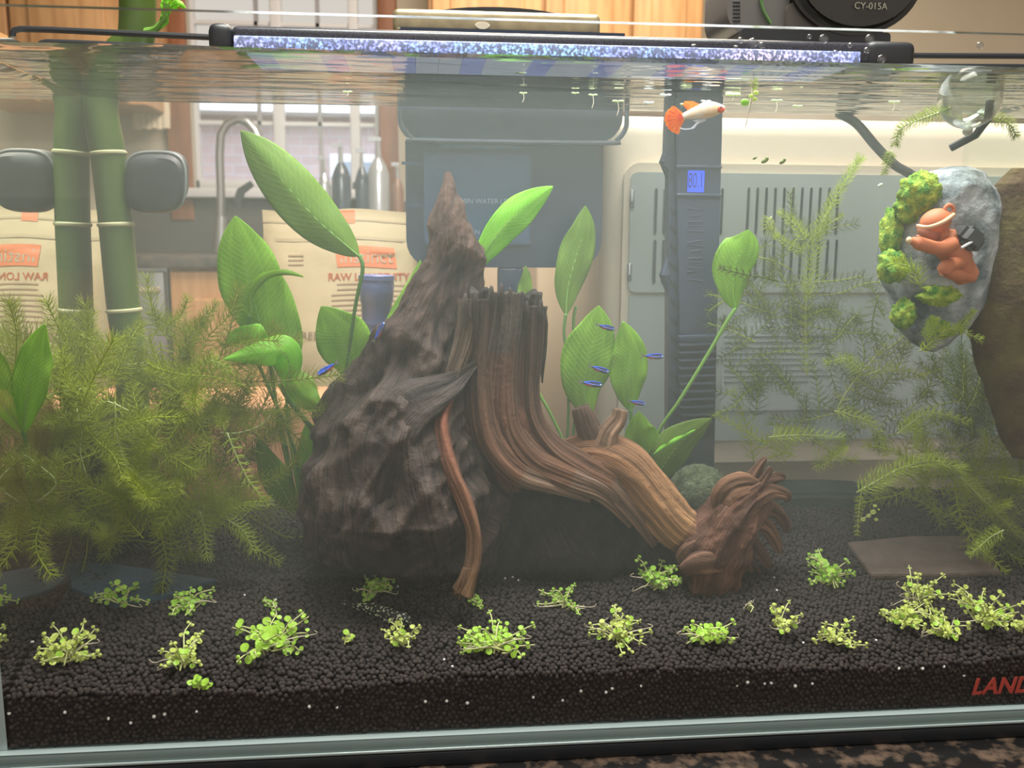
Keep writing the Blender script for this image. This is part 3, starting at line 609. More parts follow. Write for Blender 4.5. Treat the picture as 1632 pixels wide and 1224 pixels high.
petiole(A, [(447,612,.12),(462,640,.124),(485,668,.132),(502,700,.138),(492,760,.142),(478,812,.148)], .0018, 'stem')
leaf(A, [(460,585,.15),(470,610,.145),(490,635,.14),(518,655,.138)], 27, 'leaf', fold=.3, seed=7)
leaf(A, [(500,800,.155),(500,760,.152),(498,710,.15),(490,670,.15)], 30, 'leaf', fold=.2, seed=8)
leaf(A, [(474,815,.15),(455,800,.148),(435,785,.146),(412,752,.145)], 13, 'leaf_b', fold=.5, seed=9)
leaf(A, [(470,818,.14),(450,780,.135),(428,740,.132),(412,700,.13)], 24, 'leaf_d', fold=.3, tilt=.3, seed=9.5)
petiole(A, [(440,650,.15),(450,700,.15),(462,760,.15),(468,815,.15)], .0016, 'stem_l')
B = thing('sword_plant', 'green broad leaved plant growing between the bag and the driftwood spire', 'plant', on_soil(560, 818))
leaf(B, [(556,608,.165),(558,580,.163),(548,545,.16),(530,515,.158),(512,488,.157)], 44, 'leaf', fold=.12, peak=.5, seed=10)
petiole(B, [(556,606,.165),(560,680,.17),(565,815,.175)], .0013)
leaf(B, [(600,610,.175),(612,560,.174),(640,500,.173),(662,450,.173),(670,414,.172)], 18, 'leaf', fold=.2, seed=11)
leaf(B, [(596,620,.172),(602,580,.171),(608,540,.17)], 16, 'leaf', fold=.2, seed=12)
petiole(B, [(600,608,.175),(590,700,.175),(575,815,.177)], .0012)
D_ = thing('sword_plant', 'bright green broad leaved plant behind the driftwood stump', 'plant', on_soil(880, 812)+Vector((0, .03, 0)))
leaf(D_, [(752,436,.14),(775,400,.137),(805,360,.134),(842,325,.131),(881,297,.13)], 27, 'leaf_b', fold=.3, peak=.6, seed=13, label='bright yellow green leaf')
petiole(D_, [(752,434,.14),(747,460,.143),(752,560,.155),(790,700,.17),(860,810,.18)], .0013, 'stem')
leaf(D_, [(832,520,.18),(834,490,.18),(838,450,.18),(838,423,.18)], 13, 'leaf_d', seed=14)
petiole(D_, [(832,518,.18),(838,600,.18),(872,810,.18)], .0011)
leaf(D_, [(902,502,.178),(905,460,.177),(918,410,.176),(930,365,.175),(933,328,.175)], 29, 'leaf_d', fold=.25, peak=.5, seed=15)
petiole(D_, [(902,500,.178),(899,530,.178),(904,580,.178),(905,680,.178),(890,810,.18)], .0012)
petiole(D_, [(918,488,.182),(914,520,.182),(920,620,.182),(900,810,.182)], .0012)
petiole(D_, [(858,625,.182),(880,665,.18),(900,716,.178),(905,810,.178)], .0012, 'stem_l')
E_ = thing('sword_plant', 'green broad leaved plant between the branch and the heater guard', 'plant', on_soil(1020, 812)+Vector((0, .02, 0)))
leaf(E_, [(940,662,.172),(930,620,.17),(938,570,.168),(950,525,.168),(954,487,.168)], 44, 'leaf', fold=.15, peak=.5, seed=16)
petiole(E_, [(940,660,.172),(955,720,.17),(1000,810,.172)], .0013)
leaf(E_, [(1005,655,.17),(1002,610,.166),(1004,560,.165),(992,512,.165)], 33, 'leaf', fold=.25, peak=.5, seed=17)
petiole(E_, [(1005,653,.17),(1008,720,.17),(1012,810,.17)], .0013)
leaf(E_, [(1172,494,.15),(1168,460,.148),(1172,420,.146),(1188,388,.145),(1192,366,.145)], 36, 'leaf', fold=.3, peak=.55, seed=18, rib='leaf_b')
petiole(E_, [(1172,492,.15),(1160,510,.15),(1125,570,.155),(1085,635,.16),(1045,700,.168),(1022,810,.17)], .0015, 'stem_l')
leaf(E_, [(1035,740,.155),(1028,710,.152),(1020,685,.15),(1018,655,.15)], 30, 'leaf', fold=.3, seed=19)
leaf(E_, [(1036,770,.155),(1055,745,.15),(1085,705,.148),(1134,667,.147)], 34, 'leaf_d', fold=.35, peak=.55, seed=20)
leaf(E_, [(1042,724,.142),(1060,712,.14),(1085,698,.139),(1108,685,.139)], 5, 'leaf_b', fold=.9, seed=21)
petiole(E_, [(1036,742,.155),(1028,810,.165)], .0014); petiole(E_, [(1040,765,.155),(1032,810,.165)], .0014)
F_ = thing('reflected_leaf', 'reflection of a green leaf in the far left glass, built as a single upright leaf', 'leaf', on_soil(60, 930))  # leaf mirrored in the left glass, added here as a solid leaf
leaf(F_, [(38,690,.05),(42,640,.042),(50,590,.04),(60,550,.04),(72,516,.04)], 28, 'leaf', fold=.2, peak=.45, seed=22)
petiole(F_, [(38,688,.05),(45,760,.06),(66,915,.085)], .0013)
# ------------------------------------------------------------------ light bar on wire legs
lb = thing('aquarium_light', 'long black aquarium light bar resting on the tank rim with bent wire legs', 'light', (.32, .1, TH))
YL = .10
zb0, zb1 = TH-.0050, TH+.0095
xa, xb = P(333, 60, .075).x, P(1455, 80, .075).x
M['speck'] = mat('speckled_black', (.010, .010, .012), .3, col2=(.05, .05, .07), vs=900, detail=6)
mb = MB(); mb.box((xa+.012, .072, zb0), (xb-.012, .128, zb1), bev=.004); obj('housing', mb, M['speck'], lb)
for a, b in ((xa, xa+.013), (xb-.03, xb)):
    mb = MB(); mb.box((a, .070, zb0-.0008), (b, .130, zb1+.0008), bev=.0045); obj('end_cap', mb, M['black'], lb)
M['led'] = mat('led_strip', (.9, .9, 1), .3, emit=(.75, .85, 1), estr=2.2)
M['led2'] = mat('led_strip_blue', (.5, .5, 1), .3, emit=(.35, .45, 1), estr=2.5)
for i in range(26):
    u0 = xa+.02+(xb-xa-.06)*i/26; mb = MB(); mb.box((u0, .074, zb0-.0006), (u0+.013, .126, zb0+.0004), bev=.0003)
    obj('diode', mb, M['led'] if i % 3 else M['led2'], lb)
lm = mat('lens_glow', (.3, .35, .6), .3, emit=(1, 1, 1), estr=1.0); nt = lm.node_tree; tcn = nt.nodes.new('ShaderNodeTexCoord')
na = nt.nodes.new('ShaderNodeTexNoise'); na.inputs['Scale'].default_value = 620; na.inputs['Detail'].default_value = 5; nb = nt.nodes.new('ShaderNodeTexNoise'); nb.inputs['Scale'].default_value = 18
ra = nt.nodes.new('ShaderNodeMapRange'); ra.inputs[1].default_value = .45; ra.inputs[2].default_value = .68; ra.inputs[4].default_value = 1.7
cb = nt.nodes.new('ShaderNodeValToRGB'); cb.color_ramp.elements[0].position = .3; cb.color_ramp.elements[0].color = (.35, .85, 1, 1); cb.color_ramp.elements[1].position = .7; cb.color_ramp.elements[1].color = (.95, .75, 1, 1)
e_ = cb.color_ramp.elements.new(.5); e_.color = (.30, .38, 1, 1)
for n_ in (na, nb): nt.links.new(tcn.outputs['Object'], n_.inputs['Vector'])
nt.links.new(na.outputs[0], ra.inputs[0]); nt.links.new(nb.outputs[0], cb.inputs[0]); nt.links.new(cb.outputs[0], nt.nodes['Principled BSDF'].inputs['Emission Color']); nt.links.new(ra.outputs[0], nt.nodes['Principled BSDF'].inputs['Emission Strength'])
mb = MB(); mb.box((xa+.014, .0704, zb0-.0002), (xb-.034, .0735, zb0+.0085), bev=.0008); obj('lens', mb, lm, lb, label='glowing blue and white lens strip')
for sx, x0, x1 in ((-1, .0, xa+.01), (1, TW, xb-.01)):
    for yy in (.082, .118):
        mb = MB(); xo = x0+sx*.002; mb.tube([(xo, yy, TH+.0018), (xo, yy, TH+.0035), (xo-sx*.001, yy, TH+.0052), (xo-sx*.004, yy, TH+.006), (xo-sx*.02, yy, TH+.006), (x1, yy, TH+.004)], .0017, 8); obj('wire_leg', mb, M['black'], lb)
# ------------------------------------------------------------------ hang-on filter behind the tank
YF = .208
fl = thing('hang_on_filter', 'large black filter box hanging behind the back glass of the tank', 'filter', P(800, 425, YF))
def rbox(px0, py0, px1, py1, Y, depth, rad, top=True, bot=True, n=6):
    """box with rounded corners in the picture plane"""
    a = P(px0, py1, Y); b = P(px1, py0, Y); r = rad*S(Y); o = []
    for cx, cz, a0, on in ((b.x-r, a.z+r, -90, bot), (b.x-r, b.z-r, 0, top), (a.x+r, b.z-r, 90, top), (a.x+r, a.z+r, 180, bot)):
        if on:
            for k in range(n+1): t = math.radians(a0+90*k/n); o.append((cx+r*math.cos(t), Y, cz+r*math.sin(t)))
        else: o.append((b.x if cx > (a.x+b.x)/2 else a.x, Y, b.z if cz > (a.z+b.z)/2 else a.z))
    return o, depth
M['filt'] = mat('filter_black', (.010, .022, .050), .35); M['filt2'] = mat('filter_smoke', (.03, .06, .115), .25)
mb = MB(); o_, d_ = rbox(640, 53, 996, 222, YF+.001, .085, 40, top=False); mb.prism(o_, d_); obj('tray', mb, M['filt'], fl)
mb = MB(); o_, d_ = rbox(634, 200, 1000, 229, YF-.0012, .006, 14); 
pth = [P(x, y, YF-.0010) for x, y in ((637, 90), (637, 180), (641, 203), (655, 219), (675, 224), (960, 228), (984, 222), (997, 205), (999, 180), (999, 90))]
mb = MB(); mb.tube(spline(pth, 50), .0018, 8); obj('rim', mb, mat('filter_rim', (.07, .09, .12), .3), fl)
mb = MB(); o_, d_ = rbox(648, 229, 962, 426, YF+.004, .07, 42, top=False); mb.prism(o_, d_); obj('housing', mb, M['filt'], fl)
mb = MB(); o_, d_ = rbox(676, 246, 846, 388, YF+.0005, .003, 4); mb.prism(o_, d_); wpn = obj('water_window', mb, M['filt2'], fl)
for a, b, c, d in ((640, 258, 672, 262), (650, 326, 676, 329), (700, 232, 830, 237), (738, 256, 768, 258)):
    mb = MB(); rect(mb, a, b, c, d, YF-.0006, .002); obj('moulded_line', mb, M['filt2'], fl)
M['prn'] = mat('filter_print', (.22, .27, .34), .5)
p = P(780, 321, YF-.0001); text('print', 'MIN WATER LEVEL', (p.x, YF-.0001, p.z), .0049, M['prn'], wpn)
p = P(752, 370, YF-.0001); text('print', 'OPEN', (p.x, YF-.0001, p.z), .0045, M['prn'], wpn)
mb = MB(); rect(mb, 722, 320, 735, 322, YF-.0003, .0006); obj('level_mark', mb, M['prn'], wpn)
mb = MB(); mb.box(P(794, 520, .212), P(832, 424, .226), bev=.003); obj('intake_tube', mb, M['filt'], fl)
a, b = P(626, 52, .215), P(957, 23, .215); LZ = b.z
mb = MB(); mb.box((a.x, .212, a.z), (b.x, .30, b.z), bev=.004); obj('lid', mb, mat('bronze_lid', (.30, .24, .15), .3, metal=.4, col2=(.42, .34, .2), vs=90), fl)
mb = MB(); pts = []
for i in range(15): t = math.pi*i/14; pts.append((P(795, 20, .24).x-math.cos(t)*.053, .235, LZ-.001+math.sin(t)*.0085))
mb.prism(pts, .06); obj('lid_knob', mb, M['black'], fl)
mb = MB(); bm = bmesh.new(); bmesh.ops.create_cone(bm, cap_ends=True, segments=20, radius1=.0045, radius2=.004, depth=.001); p = P(769, 41, .2115)
mb.frombm(bm, 0, Matrix.Translation((p.x, .2115, p.z)) @ Euler((math.pi/2, 0, 0)).to_matrix().to_4x4() @ Matrix.Diagonal((1.2, .6, 1, 1))); obj('badge', mb, M['cream'], fl)
# round dark disc and pale cupboard behind the stump
mb = MB(); p = P(890, 660, .32); bm = bmesh.new(); bmesh.ops.create_cone(bm, cap_ends=True, segments=48, radius1=.047, radius2=.047, depth=.02); bmesh.ops.bevel(bm, geom=[e for e in bm.edges if e.calc_face_angle(0) > 1], offset=.004, segments=3, affect='EDGES')
mb.frombm(bm, 0, Matrix.Translation((p.x, .33, .047-.0168)) @ Euler((math.pi/2, 0, 0)).to_matrix().to_4x4() @ Matrix.Diagonal((1, 1.0, 1, 1)))
obj('round_lid', mb, mat('dark_grey_plastic', (.045, .055, .06), .5), label='dark grey round disc standing behind the tank right of the stump', cat='lid')
mb = MB(); a, b = P(852, 760, .42), P(960, 225, .42); mb.box((a.x, .42, -.0170), (b.x, .5, P(900, 380, .42).z), bev=.003)
obj('wooden_board', mb, mat('pale_board', (.62, .42, .25), .6, col2=(.7, .5, .31), vs=6), label='pale tan board standing behind the tank below the filter', cat='board')
mb = MB(); mb.box((P(700, 380, .46).x, .505, P(900, 392, .505).z), (P(975, 380, .46).x, .56, P(900, 205, .5).z), bev=.006)
obj('dark_machine', mb, mat('dark_machine', (.03, .03, .035), .4), label='dark box shaped machine behind the filter and pale board', cat='machine')
mb = MB(); mb.box((P(760, 420, .46).x, .51, -.0170), (P(960, 380, .46).x, .55, P(900, 393, .505).z-.0003), bev=.004)
obj('machine_stand', mb, mat('tan_stand', (.55, .38, .24), .6), label='tan block under the dark machine behind the tank', cat='stand')
# ------------------------------------------------------------------ grey appliance with vents
YA = .262
ap = thing('vented_appliance', 'large pale grey appliance with vent slots standing right behind the tank', 'appliance', (P(1300, 600, YA).x, YA+.1, -.0170))
M['app'] = mat('appliance_grey', (.31, .35, .33), .45); M['app2'] = mat('appliance_cream', (.62, .53, .40), .4); M['slot'] = mat('slot_dark', (.10, .12, .12), .7)
ax0, ax1 = P(963, 300, YA+.01).x, P(1800, 300, YA).x; az1 = P(1200, 182, YA).z
mb = MB(); mb.box((ax0, YA+.012, .0), (ax1, YA+.16, az1), bev=.016); obj('body', mb, M['app2'], ap)
mb = MB()
for x_ in (ax0+.03, ax1-.03): mb.box((x_-.01, YA+.03, -.0170), (x_+.01, YA+.06, .001), bev=.002)
obj('foot', mb, M['blackm'], ap)
mb = MB(); o_, d_ = rbox(983, 270, 1790, 740, YA+.006, .008, 26); mb.prism(o_, d_); bo = obj('back_frame', mb, M['app2'], ap)
mb = MB(); o_, d_ = rbox(1001, 284, 1780, 466, YA+.0035, .004, 12); mb.prism(o_, d_); pn = obj('vent_panel', mb, M['app'], ap)
mb = MB(); o_, d_ = rbox(996, 470, 1780, 705, YA+.0045, .003, 6); mb.prism(o_, d_); obj('lower_panel', mb, M['app'], ap)
slots = [(1045+14*i, 300, 373) for i in range(2)]+[(1045+14*i-2, 382, 452) for i in range(2)]+[(1150, 300, 373)]+[(1192+14.2*i, 299, 373) for i in range(11)]+[(1190+14.2*i, 382, 445) for i in range(11)]+[(1480+14.2*i, 299, 373) for i in range(9)]
sl = None
for x_, y0, y1 in slots:
    mb = MB(); o_, d_ = rbox(x_-4, y0, x_+4, y1, YA+.0030, .0015, 3.9); mb.prism(o_, d_); obj('vent_slot', mb, M['slot'], pn)
for x_, y0 in ((1008, 303), (1004, 420)):
    mb = MB(); rect(mb, x_-4, y0, x_+4, y0+28, YA+.0028, .002, bev=.0006); obj('clip_recess', mb, M['slot'], pn)
    mb = MB(); rect(mb, x_-2, y0, x_+1, y0+18, YA+.0022, .002, bev=.0003); obj('clip', mb, M['white'], pn)
mb = MB(); rect(mb, 1148, 516, 1345, 655, YA+.0038, .0012); lbl = obj('rating_label', mb, mat('label_grey', (.38, .42, .40), .5), ap)
mb = MB(); 
for i in range(9): rect(mb, 1154, 535+i*9, 1334-(i*37 % 50), 538+i*9, YA+.0034, .0006)
obj('print_lines', mb, mat('label_print', (.16, .19, .18), .6), lbl, smooth=False)
# ------------------------------------------------------------------ food bag
def food_bag(name, px0, px1, py0, Y, lab, letters=True):
    a = P(px0, 900, Y); b = P(px1, 900, Y); zt = P((px0+px1)/2, py0, Y).z; z0 = -.0170; W_ = b.x-a.x; H_ = zt-z0
    t = thing(name, lab, 'bag', ((a.x+b.x)/2, Y+.04, z0)); mb = MB(); nu, nv = 48, 60; vs = []
    def srf(u, v, side):
        x = a.x+W_*(u+.0*v); th = .042*(1-v**3)*(1-abs(2*u-1)**2.5)**.5 if v < 1 else 0
        th = max(th, .0012)
        wr = .0022*fbm(Vector((u*3.3, v*4.5, side*3+Y*9)), 3)+.0030*noise.noise(Vector((u*6-v*3, v*7, side+2)))*(1-v)
        if v > .86: wr = .0006*noise.noise(Vector((u*8, v*60, 1)))
        return Vector((x+.003*noise.noise(Vector((v*5, side, 1))), Y+.04-side*(th+wr*(1 if th > .003 else .2)), z0+H_*v+.003*noise.noise(Vector((u*2.5, 4, 1)))*v))
    for side in (1, -1):
        for j in range(nv+1):
            for i in range(nu+1): vs.append(srf(i/nu, j/nv, side))
    m1 = nu+1; off = m1*(nv+1); fs = []
    for j in range(nv):
        for i in range(nu):
            q = (j*m1+i, j*m1+i+1, (j+1)*m1+i+1, (j+1)*m1+i); fs.append(q); fs.append(tuple(off+x for x in q[::-1]))
    for i in range(nu): fs.append((i, i+off, i+1+off, i+1)); fs.append((nv*m1+i, nv*m1+i+1, nv*m1+i+1+off, nv*m1+i+off))
    for j in range(nv): fs.append((j*m1, (j+1)*m1, (j+1)*m1+off, j*m1+off)); fs.append((j*m1+nu, j*m1+nu+off, (j+1)*m1+nu+off, (j+1)*m1+nu))
    mb.add(vs, fs); obj('sack', mb, M['bag'], t)
    def patch(nm, u0, u1, v0, v1, m, lift=.0006, parent=t, shear=0):
        k = 10; vv = [srf(u0+(u1-u0)*i/k+shear*(j/k), v0+(v1-v0)*j/k, 1)+Vector((0, -lift, 0)) for j in range(k+1) for i in range(k+1)]
        q = MB(); q.add(vv, [(j*(k+1)+i, j*(k+1)+i+1, (j+1)*(k+1)+i+1, (j+1)*(k+1)+i) for j in range(k) for i in range(k)]); return obj(nm, q, m, parent, auto=False)
    patch('top_seal', .0, 1.0, .905, .915, M['bag_d']); patch('top_seal', .0, 1.0, .962, .968, M['bag_d'])
    patch('side_fold', .02, .035, .05, .88, M['bag_d'])
    patch('stripe', .50, .60, .955, .995, M['orange'], shear=-.0)
    lb_ = patch('logo_panel', .49, .875, .82, .885, M['orange'], shear=-.02)
    if letters:
        def wrap(o, lift=.0012):
            for v in o.data.vertices:
                u = (v.co.x-a.x)/W_; q = srf(min(max(u, 0), 1), min(max((v.co.z-z0)/H_, 0), 1), 1); v.co.y = q.y-lift
        o = text('lettering', 'Instinct', (a.x+W_*.675, Y, z0+H_*.854), .0175, M['bag_w'], lb_); wrap(o)
        o = text('lettering', 'RAW LONGEVITY', (a.x+W_*.69, Y, z0+H_*.792), .0098, M['orange'], t, bold=.0002); wrap(o, .0008)
        o = text('lettering', 'INGREDIENTS WITH', (a.x+W_*.45, Y, z0+H_*.61), .0105, M['bag_t'], t); wrap(o, .0008)
    for i in range(8): patch('small_print', .42+(.02 if i > 1 else .06), .95-(i % 3)*.04, .765-.016*i, .769-.016*i, M['bag_t'])
    for i in range(3): patch('small_print', .17, .27, .86-.014*i, .864-.014*i, M['bag_t'])
    return t
M['bag'] = mat('kraft_cream', (.54, .42, .24), .55, bump=.25, bs=60); M['bag_d'] = mat('kraft_fold', (.45, .34, .19), .6); M['orange'] = mat('orange_print', (.72, .20, .07), .5)
M['bag_w'] = mat('print_cream', (.8, .7, .5), .5); M['bag_t'] = mat('print_brown', (.36, .22, .12), .6)
food_bag('food_bag', 428, 668, 334, .42, 'cream bag with an orange label panel behind the tank left of the filter')
# blue measuring cup in front of the bag
cu = thing('blue_cup', 'translucent blue cup standing in front of the cream food bag', 'cup', P(600, 520, .36)); Yc = .36; s_ = S(Yc)
p0 = P(600, 516, Yc); cu.location = (p0.x, Yc, -.0170)
mb = MB(); mb.tube([P(600, y, Yc) for y in (438, 441, 456, 480, 482, 516)], [23*s_, 27.5*s_, 27.5*s_, 26*s_, 24.5*s_, 22.5*s_], 28); mb.tube([P(600, 516, Yc), Vector((p0.x, Yc, -.0170))], [20*s_, 20*s_], 20)
M['blue'] = mat('blue_plastic', (.13, .17, .42), .3); obj('cup_body', mb, M['blue'], cu)
mb = MB(); mb.tube([P(600, 439, Yc), P(600, 446, Yc)], 28.6*s_, 28); obj('cup_rim', mb, M['blue'], cu)
# orange-brown board lying low behind the tank, red box and foil
mb = MB(); mb.box((P(-200, 700, .24).x, .225, -.0170), (P(520, 700, .24).x, .31, P(300, 640, .24).z), bev=.006)
obj('terracotta_trough', mb, mat('terracotta', (.50, .20, .09), .7, col2=(.60, .27, .12), vs=12), label='orange brown trough standing behind the feathery plants', cat='trough')
rb = thing('red_box', 'red box with crumpled white film on top behind the bamboo', 'box', P(235, 640, .34))
rb.location = (P(235, 640, .34).x, .34, P(300, 640, .24).z)
mb = MB(); mb.box((P(188, 600, .34).x, .32, -.0168), (P(275, 600, .34).x, .37, P(235, 545, .34).z), bev=.004); obj('carton', mb, mat('red_card', (.5, .08, .04), .5), rb)
mb = MB(); mb.ball((P(232, 540, .34).x, .345, P(232, 540, .34).z), (.025, .02, .006), n=10, fn=lambda q: 1+.4*noise.noise(q*4)); obj('film', mb, M['white'], rb)
rb.location.z = -.0168
# ------------------------------------------------------------------ heater / internal guard
YH = .182
ht = thing('aquarium_heater', 'tall black heater guard with a blue lit display standing in the tank', 'heater', (P(1110, 700, YH).x, YH, soil_z(P(1110, 700, YH).x, YH)))
M['ht'] = mat('heater_black', (.022, .030, .055), .4); M['ht2'] = mat('heater_slot', (.006, .008, .012), .5)
mb = MB(); a = P(1082, 770, YH-.008); b = P(1146, 545, YH-.008)
mb.prism([P(1084, 545, YH-.006), P(1142, 545, YH-.006), P(1153, 118, YH-.006), P(1076, 118, YH-.006)], .016)
mb.prism([P(1087, 800, YH-.003), P(1137, 800, YH-.003), P(1142, 545, YH-.003), P(1084, 545, YH-.003)], .012); obj('body', mb, M['ht'], ht, smooth=False)
mb = MB(); mb.prism([P(1064, 800, YH), P(1086, 800, YH), P(1080, 118, YH), P(1066, 118, YH)], .010)
o_ = [P(x, y, YH-.001) for x, y in ((1066, 115), (1080, 115), (1080, 270), (1066, 270), (1060, 262), (1059, 250), (1062, 240))]; mb.prism(o_, .011)
for yb, h in ((258, 26), (438, 30)):
    mb.tube([P(1066, yb-h, YH+.004), P(1061, yb, YH+.004), P(1066, yb+h, YH+.004)], [.002, .005, .002], 10)
obj('side_channel', mb, M['ht'], ht, smooth=False)
for i in range(15):
    y = 330+i*29; mb = MB(); mb.prism([P(1069, y, YH-.0012), P(1080, y+10, YH-.0012), P(1080, y+17, YH-.0012), P(1069, y+7, YH-.0012)], .002); obj('side_slot', mb, M['ht2'], ht, smooth=False)
for i in range(12):
    y = 534+i*12.5; x0, x1 = 1084+i*.3, 1142-i*.5
    mb = MB(); mb.prism([P(x0, y+2, YH-.0170), P(x1, y, YH-.0170), P(x1, y+2.6, YH-.0170), P(x0, y+4.6, YH-.0170)], .006); obj('guard_bar', mb, M['filt2'] if 0 else mat('heater_bar_%d' % i, (.05, .065, .10), .35) if i == 0 else bpy.data.materials['heater_bar_0'], ht, smooth=False)
mb = MB(); mb.prism([P(1080, 545, YH-.0035), P(1142, 545, YH-.0035), P(1138, 700, YH-.0035), P(1084, 700, YH-.0035)], .001); obj('guard_back', mb, M['ht2'], ht, smooth=False)
for y in (266, 311):
    mb = MB(); rect(mb, 1078, y-2, 1151, y+2, YH-.0085, .004, bev=.0005); obj('collar', mb, M['ht'], ht)
mb = MB(); rect(mb, 1096, 272, 1123, 306, YH-.0072, .002); dsp = obj('display', mb, mat('lcd_blue', (.02, .05, .6), .4, emit=(.02, .09, 1), estr=.75), ht, smooth=False)
p = P(1109, 289, YH-.0074); text('digits', '80.1', (p.x, YH-.0076, p.z), .0150, mat('lcd_digit', (.01, .02, .12), .6), dsp, sx=.45)
for i, (y, w_) in enumerate([(334, 12), (345, 9), (352, 12), (362, 10), (368, 14), (385, 12), (392, 13), (401, 9), (410, 12), (420, 11), (427, 12), (432, 13), (447, 12)]):
    mb = MB(); mb.tube([P(1108-w_, y+(i % 3)*2-2, YH-.0061), P(1108+w_, y-(i % 2)*3+1, YH-.0061)], .0005, 6); obj('embossed_mark', mb, M['ht'], ht)
# ------------------------------------------------------------------ algae magnet on the back glass
YM = .181
mg = thing('glass_cleaning_magnet', 'black rounded square magnet clinging to the left end of the back glass', 'magnet', P(248, 290, YM))
mb = MB()
def sq(cx, cy_, r, Y, k=3.2, n=40): return [P(cx+r*1.0*(abs(math.cos(t))**(2/k))*math.copysign(1, math.cos(t)), cy_-r*.98*(abs(math.sin(t))**(2/k))*math.copysign(1, math.sin(t)), Y) for t in [2*math.pi*i/n for i in range(n)]]
rings = [sq(245, 293, 30, YM-.006), sq(245, 293, 42, YM-.005), sq(245, 293, 47, YM-.002), sq(247, 291, 48, YM+.004), sq(252, 287, 47, YM+.012), sq(256, 284, 45, YM+.018)]
vs = sum(rings, []); n = 40; mb.add(vs, [(k*n+j, k*n+(j+1) % n, (k+1)*n+(j+1) % n, (k+1)*n+j) for k in range(5) for j in range(n)]+[tuple(range(n)), tuple(range(5*n, 6*n))])
obj('body', mb, M['blackm'], mg)
mb = MB(); mb.tube(sq(247, 290, 48.5, YM+.003)+[sq(247, 290, 48.5, YM+.003)[0]], .0012, 8, caps=False); obj('edge_ring', mb, mat('grey_ring', (.22, .23, .23), .4), mg)
# ------------------------------------------------------------------ bamboo
YBm = .1855
M['bamboo'] = mat('bamboo_green', (.055, .095, .012), .4, col2=(.085, .135, .022), vs=30, stretch=(1, 1, .2)); M['node'] = mat('bamboo_node', (.42, .40, .22), .6)
def bamboo(name, lab, pts, rad, nodes, Y, zend):
    t = thing(name, lab, 'bamboo', (P(pts[0][0], pts[0][1], Y).x, Y, zend)); c = [P(a, b, Y) for a, b in pts]; c[0].z = zend
    c = spline(c, 60); r = [rad[0]+(rad[1]-rad[0])*i/60 for i in range(61)]; mb = MB(); mb.tube(c, r, 24); obj('stalk', mb, M['bamboo'], t)
    for ny_ in nodes:
        k = min(range(61), key=lambda i: abs(c[i].z-P(pts[1][0], ny_, Y).z)); q = c[k]; mb = MB()
        d = (c[min(k+1, 60)]-c[max(k-1, 0)]).normalized(); mb.tube([q-d*.0016, q-d*.0006, q+d*.0006, q+d*.0016], [r[k], r[k]*1.09, r[k]*1.09, r[k]], 24); obj('node_ring', mb, M['node'], t)
    return t
s_ = S(YBm); zb = soil_z(P(212, 700, YBm).x, YBm)-.004
bam = bamboo('bamboo_stalk', 'thick green bamboo stalk rising out of the water at the left end', [(220, 800), (209, 590), (196, 480), (184, 350), (172, 245), (160, 160), (190, 90), (217, 60), (219, -60)], (.0108, .0116), (590, 488, 353, 246), YBm, zb)
tw = thing('bamboo_shoot', 'small leafy shoot growing from the top of the bamboo stalk', 'leaf', P(240, 45, .15))
mb = MB(); mb.tube(spline([P(232, 50, .148), P(248, 46, .145), P(262, 30, .142), (P(266, 5, .14))], 12), .0022, 8); obj('stem', mb, M['stem_l'], tw)
for a in ([(246,48,.145),(258,38,.142),(262,22,.14),(255,5,.14)], [(262,28,.142),(272,12,.14),(285,6,.139),(297,14,.138)], [(258,10,.141),(266,-5,.14),(270,-30,.14)]): leaf(tw, a, 6, 'leaf_b', fold=.3)
# ------------------------------------------------------------------ automatic feeder above the right end
fd = thing('fish_feeder', 'dark grey automatic feeder with a round lid over the right end of the tank', 'feeder', P(1300, 62, .16)); Yd = .17; s_ = S(Yd)
mb = MB(); cen = P(1345, -28, Yd)
bm = bmesh.new(); bmesh.ops.create_cone(bm, cap_ends=True, segments=48, radius1=102*s_, radius2=108*s_, depth=.05); bmesh.ops.bevel(bm, geom=[e for e in bm.edges if e.calc_face_angle(0) > 1], offset=.006, segments=3, affect='EDGES')
mb.frombm(bm, 0, Matrix.Translation((cen.x, Yd, cen.z)) @ Euler((math.pi/2, 0, 0)).to_matrix().to_4x4() @ Matrix.Diagonal((1, .82, 1, 1))); obj('drum', mb, mat('feeder_dark', (.03, .026, .024), .3, metal=.2), fd)
mb = MB(); o_, d_ = rbox(1157, -60, 1262, 56, Yd-.012, .05, 38); mb.prism(o_, d_); obj('body', mb, mat('feeder_grey', (.13, .12, .11), .4), fd)
mb = MB(); o_, d_ = rbox(1252, 8, 1410, 60, Yd-.016, .05, 12); mb.prism(o_, d_); obj('bracket', mb, mat('feeder_bracket', (.09, .075, .065), .35), fd)
mb = MB(); o_, d_ = rbox(1180, 52, 1420, 66, Yd-.018, .05, 6); mb.prism(o_, d_); obj('base_plate', mb, M['black'], fd)
for i in range(6):
    mb = MB(); rect(mb, 1168, 2+i*6, 1180, 4+i*6, Yd-.0125, .002, bev=.0003); obj('grille_slot', mb, M['black'], fd)
mb = MB(); mb.tube(spline([P(1212, -10, Yd-.014), P(1216, 15, Yd-.014), P(1228, 38, Yd-.014)], 10), .0012, 8); obj('green_cable', mb, mat('green_wire', (.10, .20, .06), .4), fd)
p = P(1388, 10, Yd-.0265); text('model_lettering', 'CY-015A', (p.x, Yd-.0265, p.z), .006, mat('feeder_print', (.28, .26, .2), .5), fd)
mb = MB()
for x_ in (1185, 1410): mb.box((P(x_, 60, Yd).x-.004, Yd, TH-.004), (P(x_, 60, Yd).x+.004, TD+.004, P(1300, 66, Yd).z), bev=.001)
obj('clamp', mb, M['black'], fd)
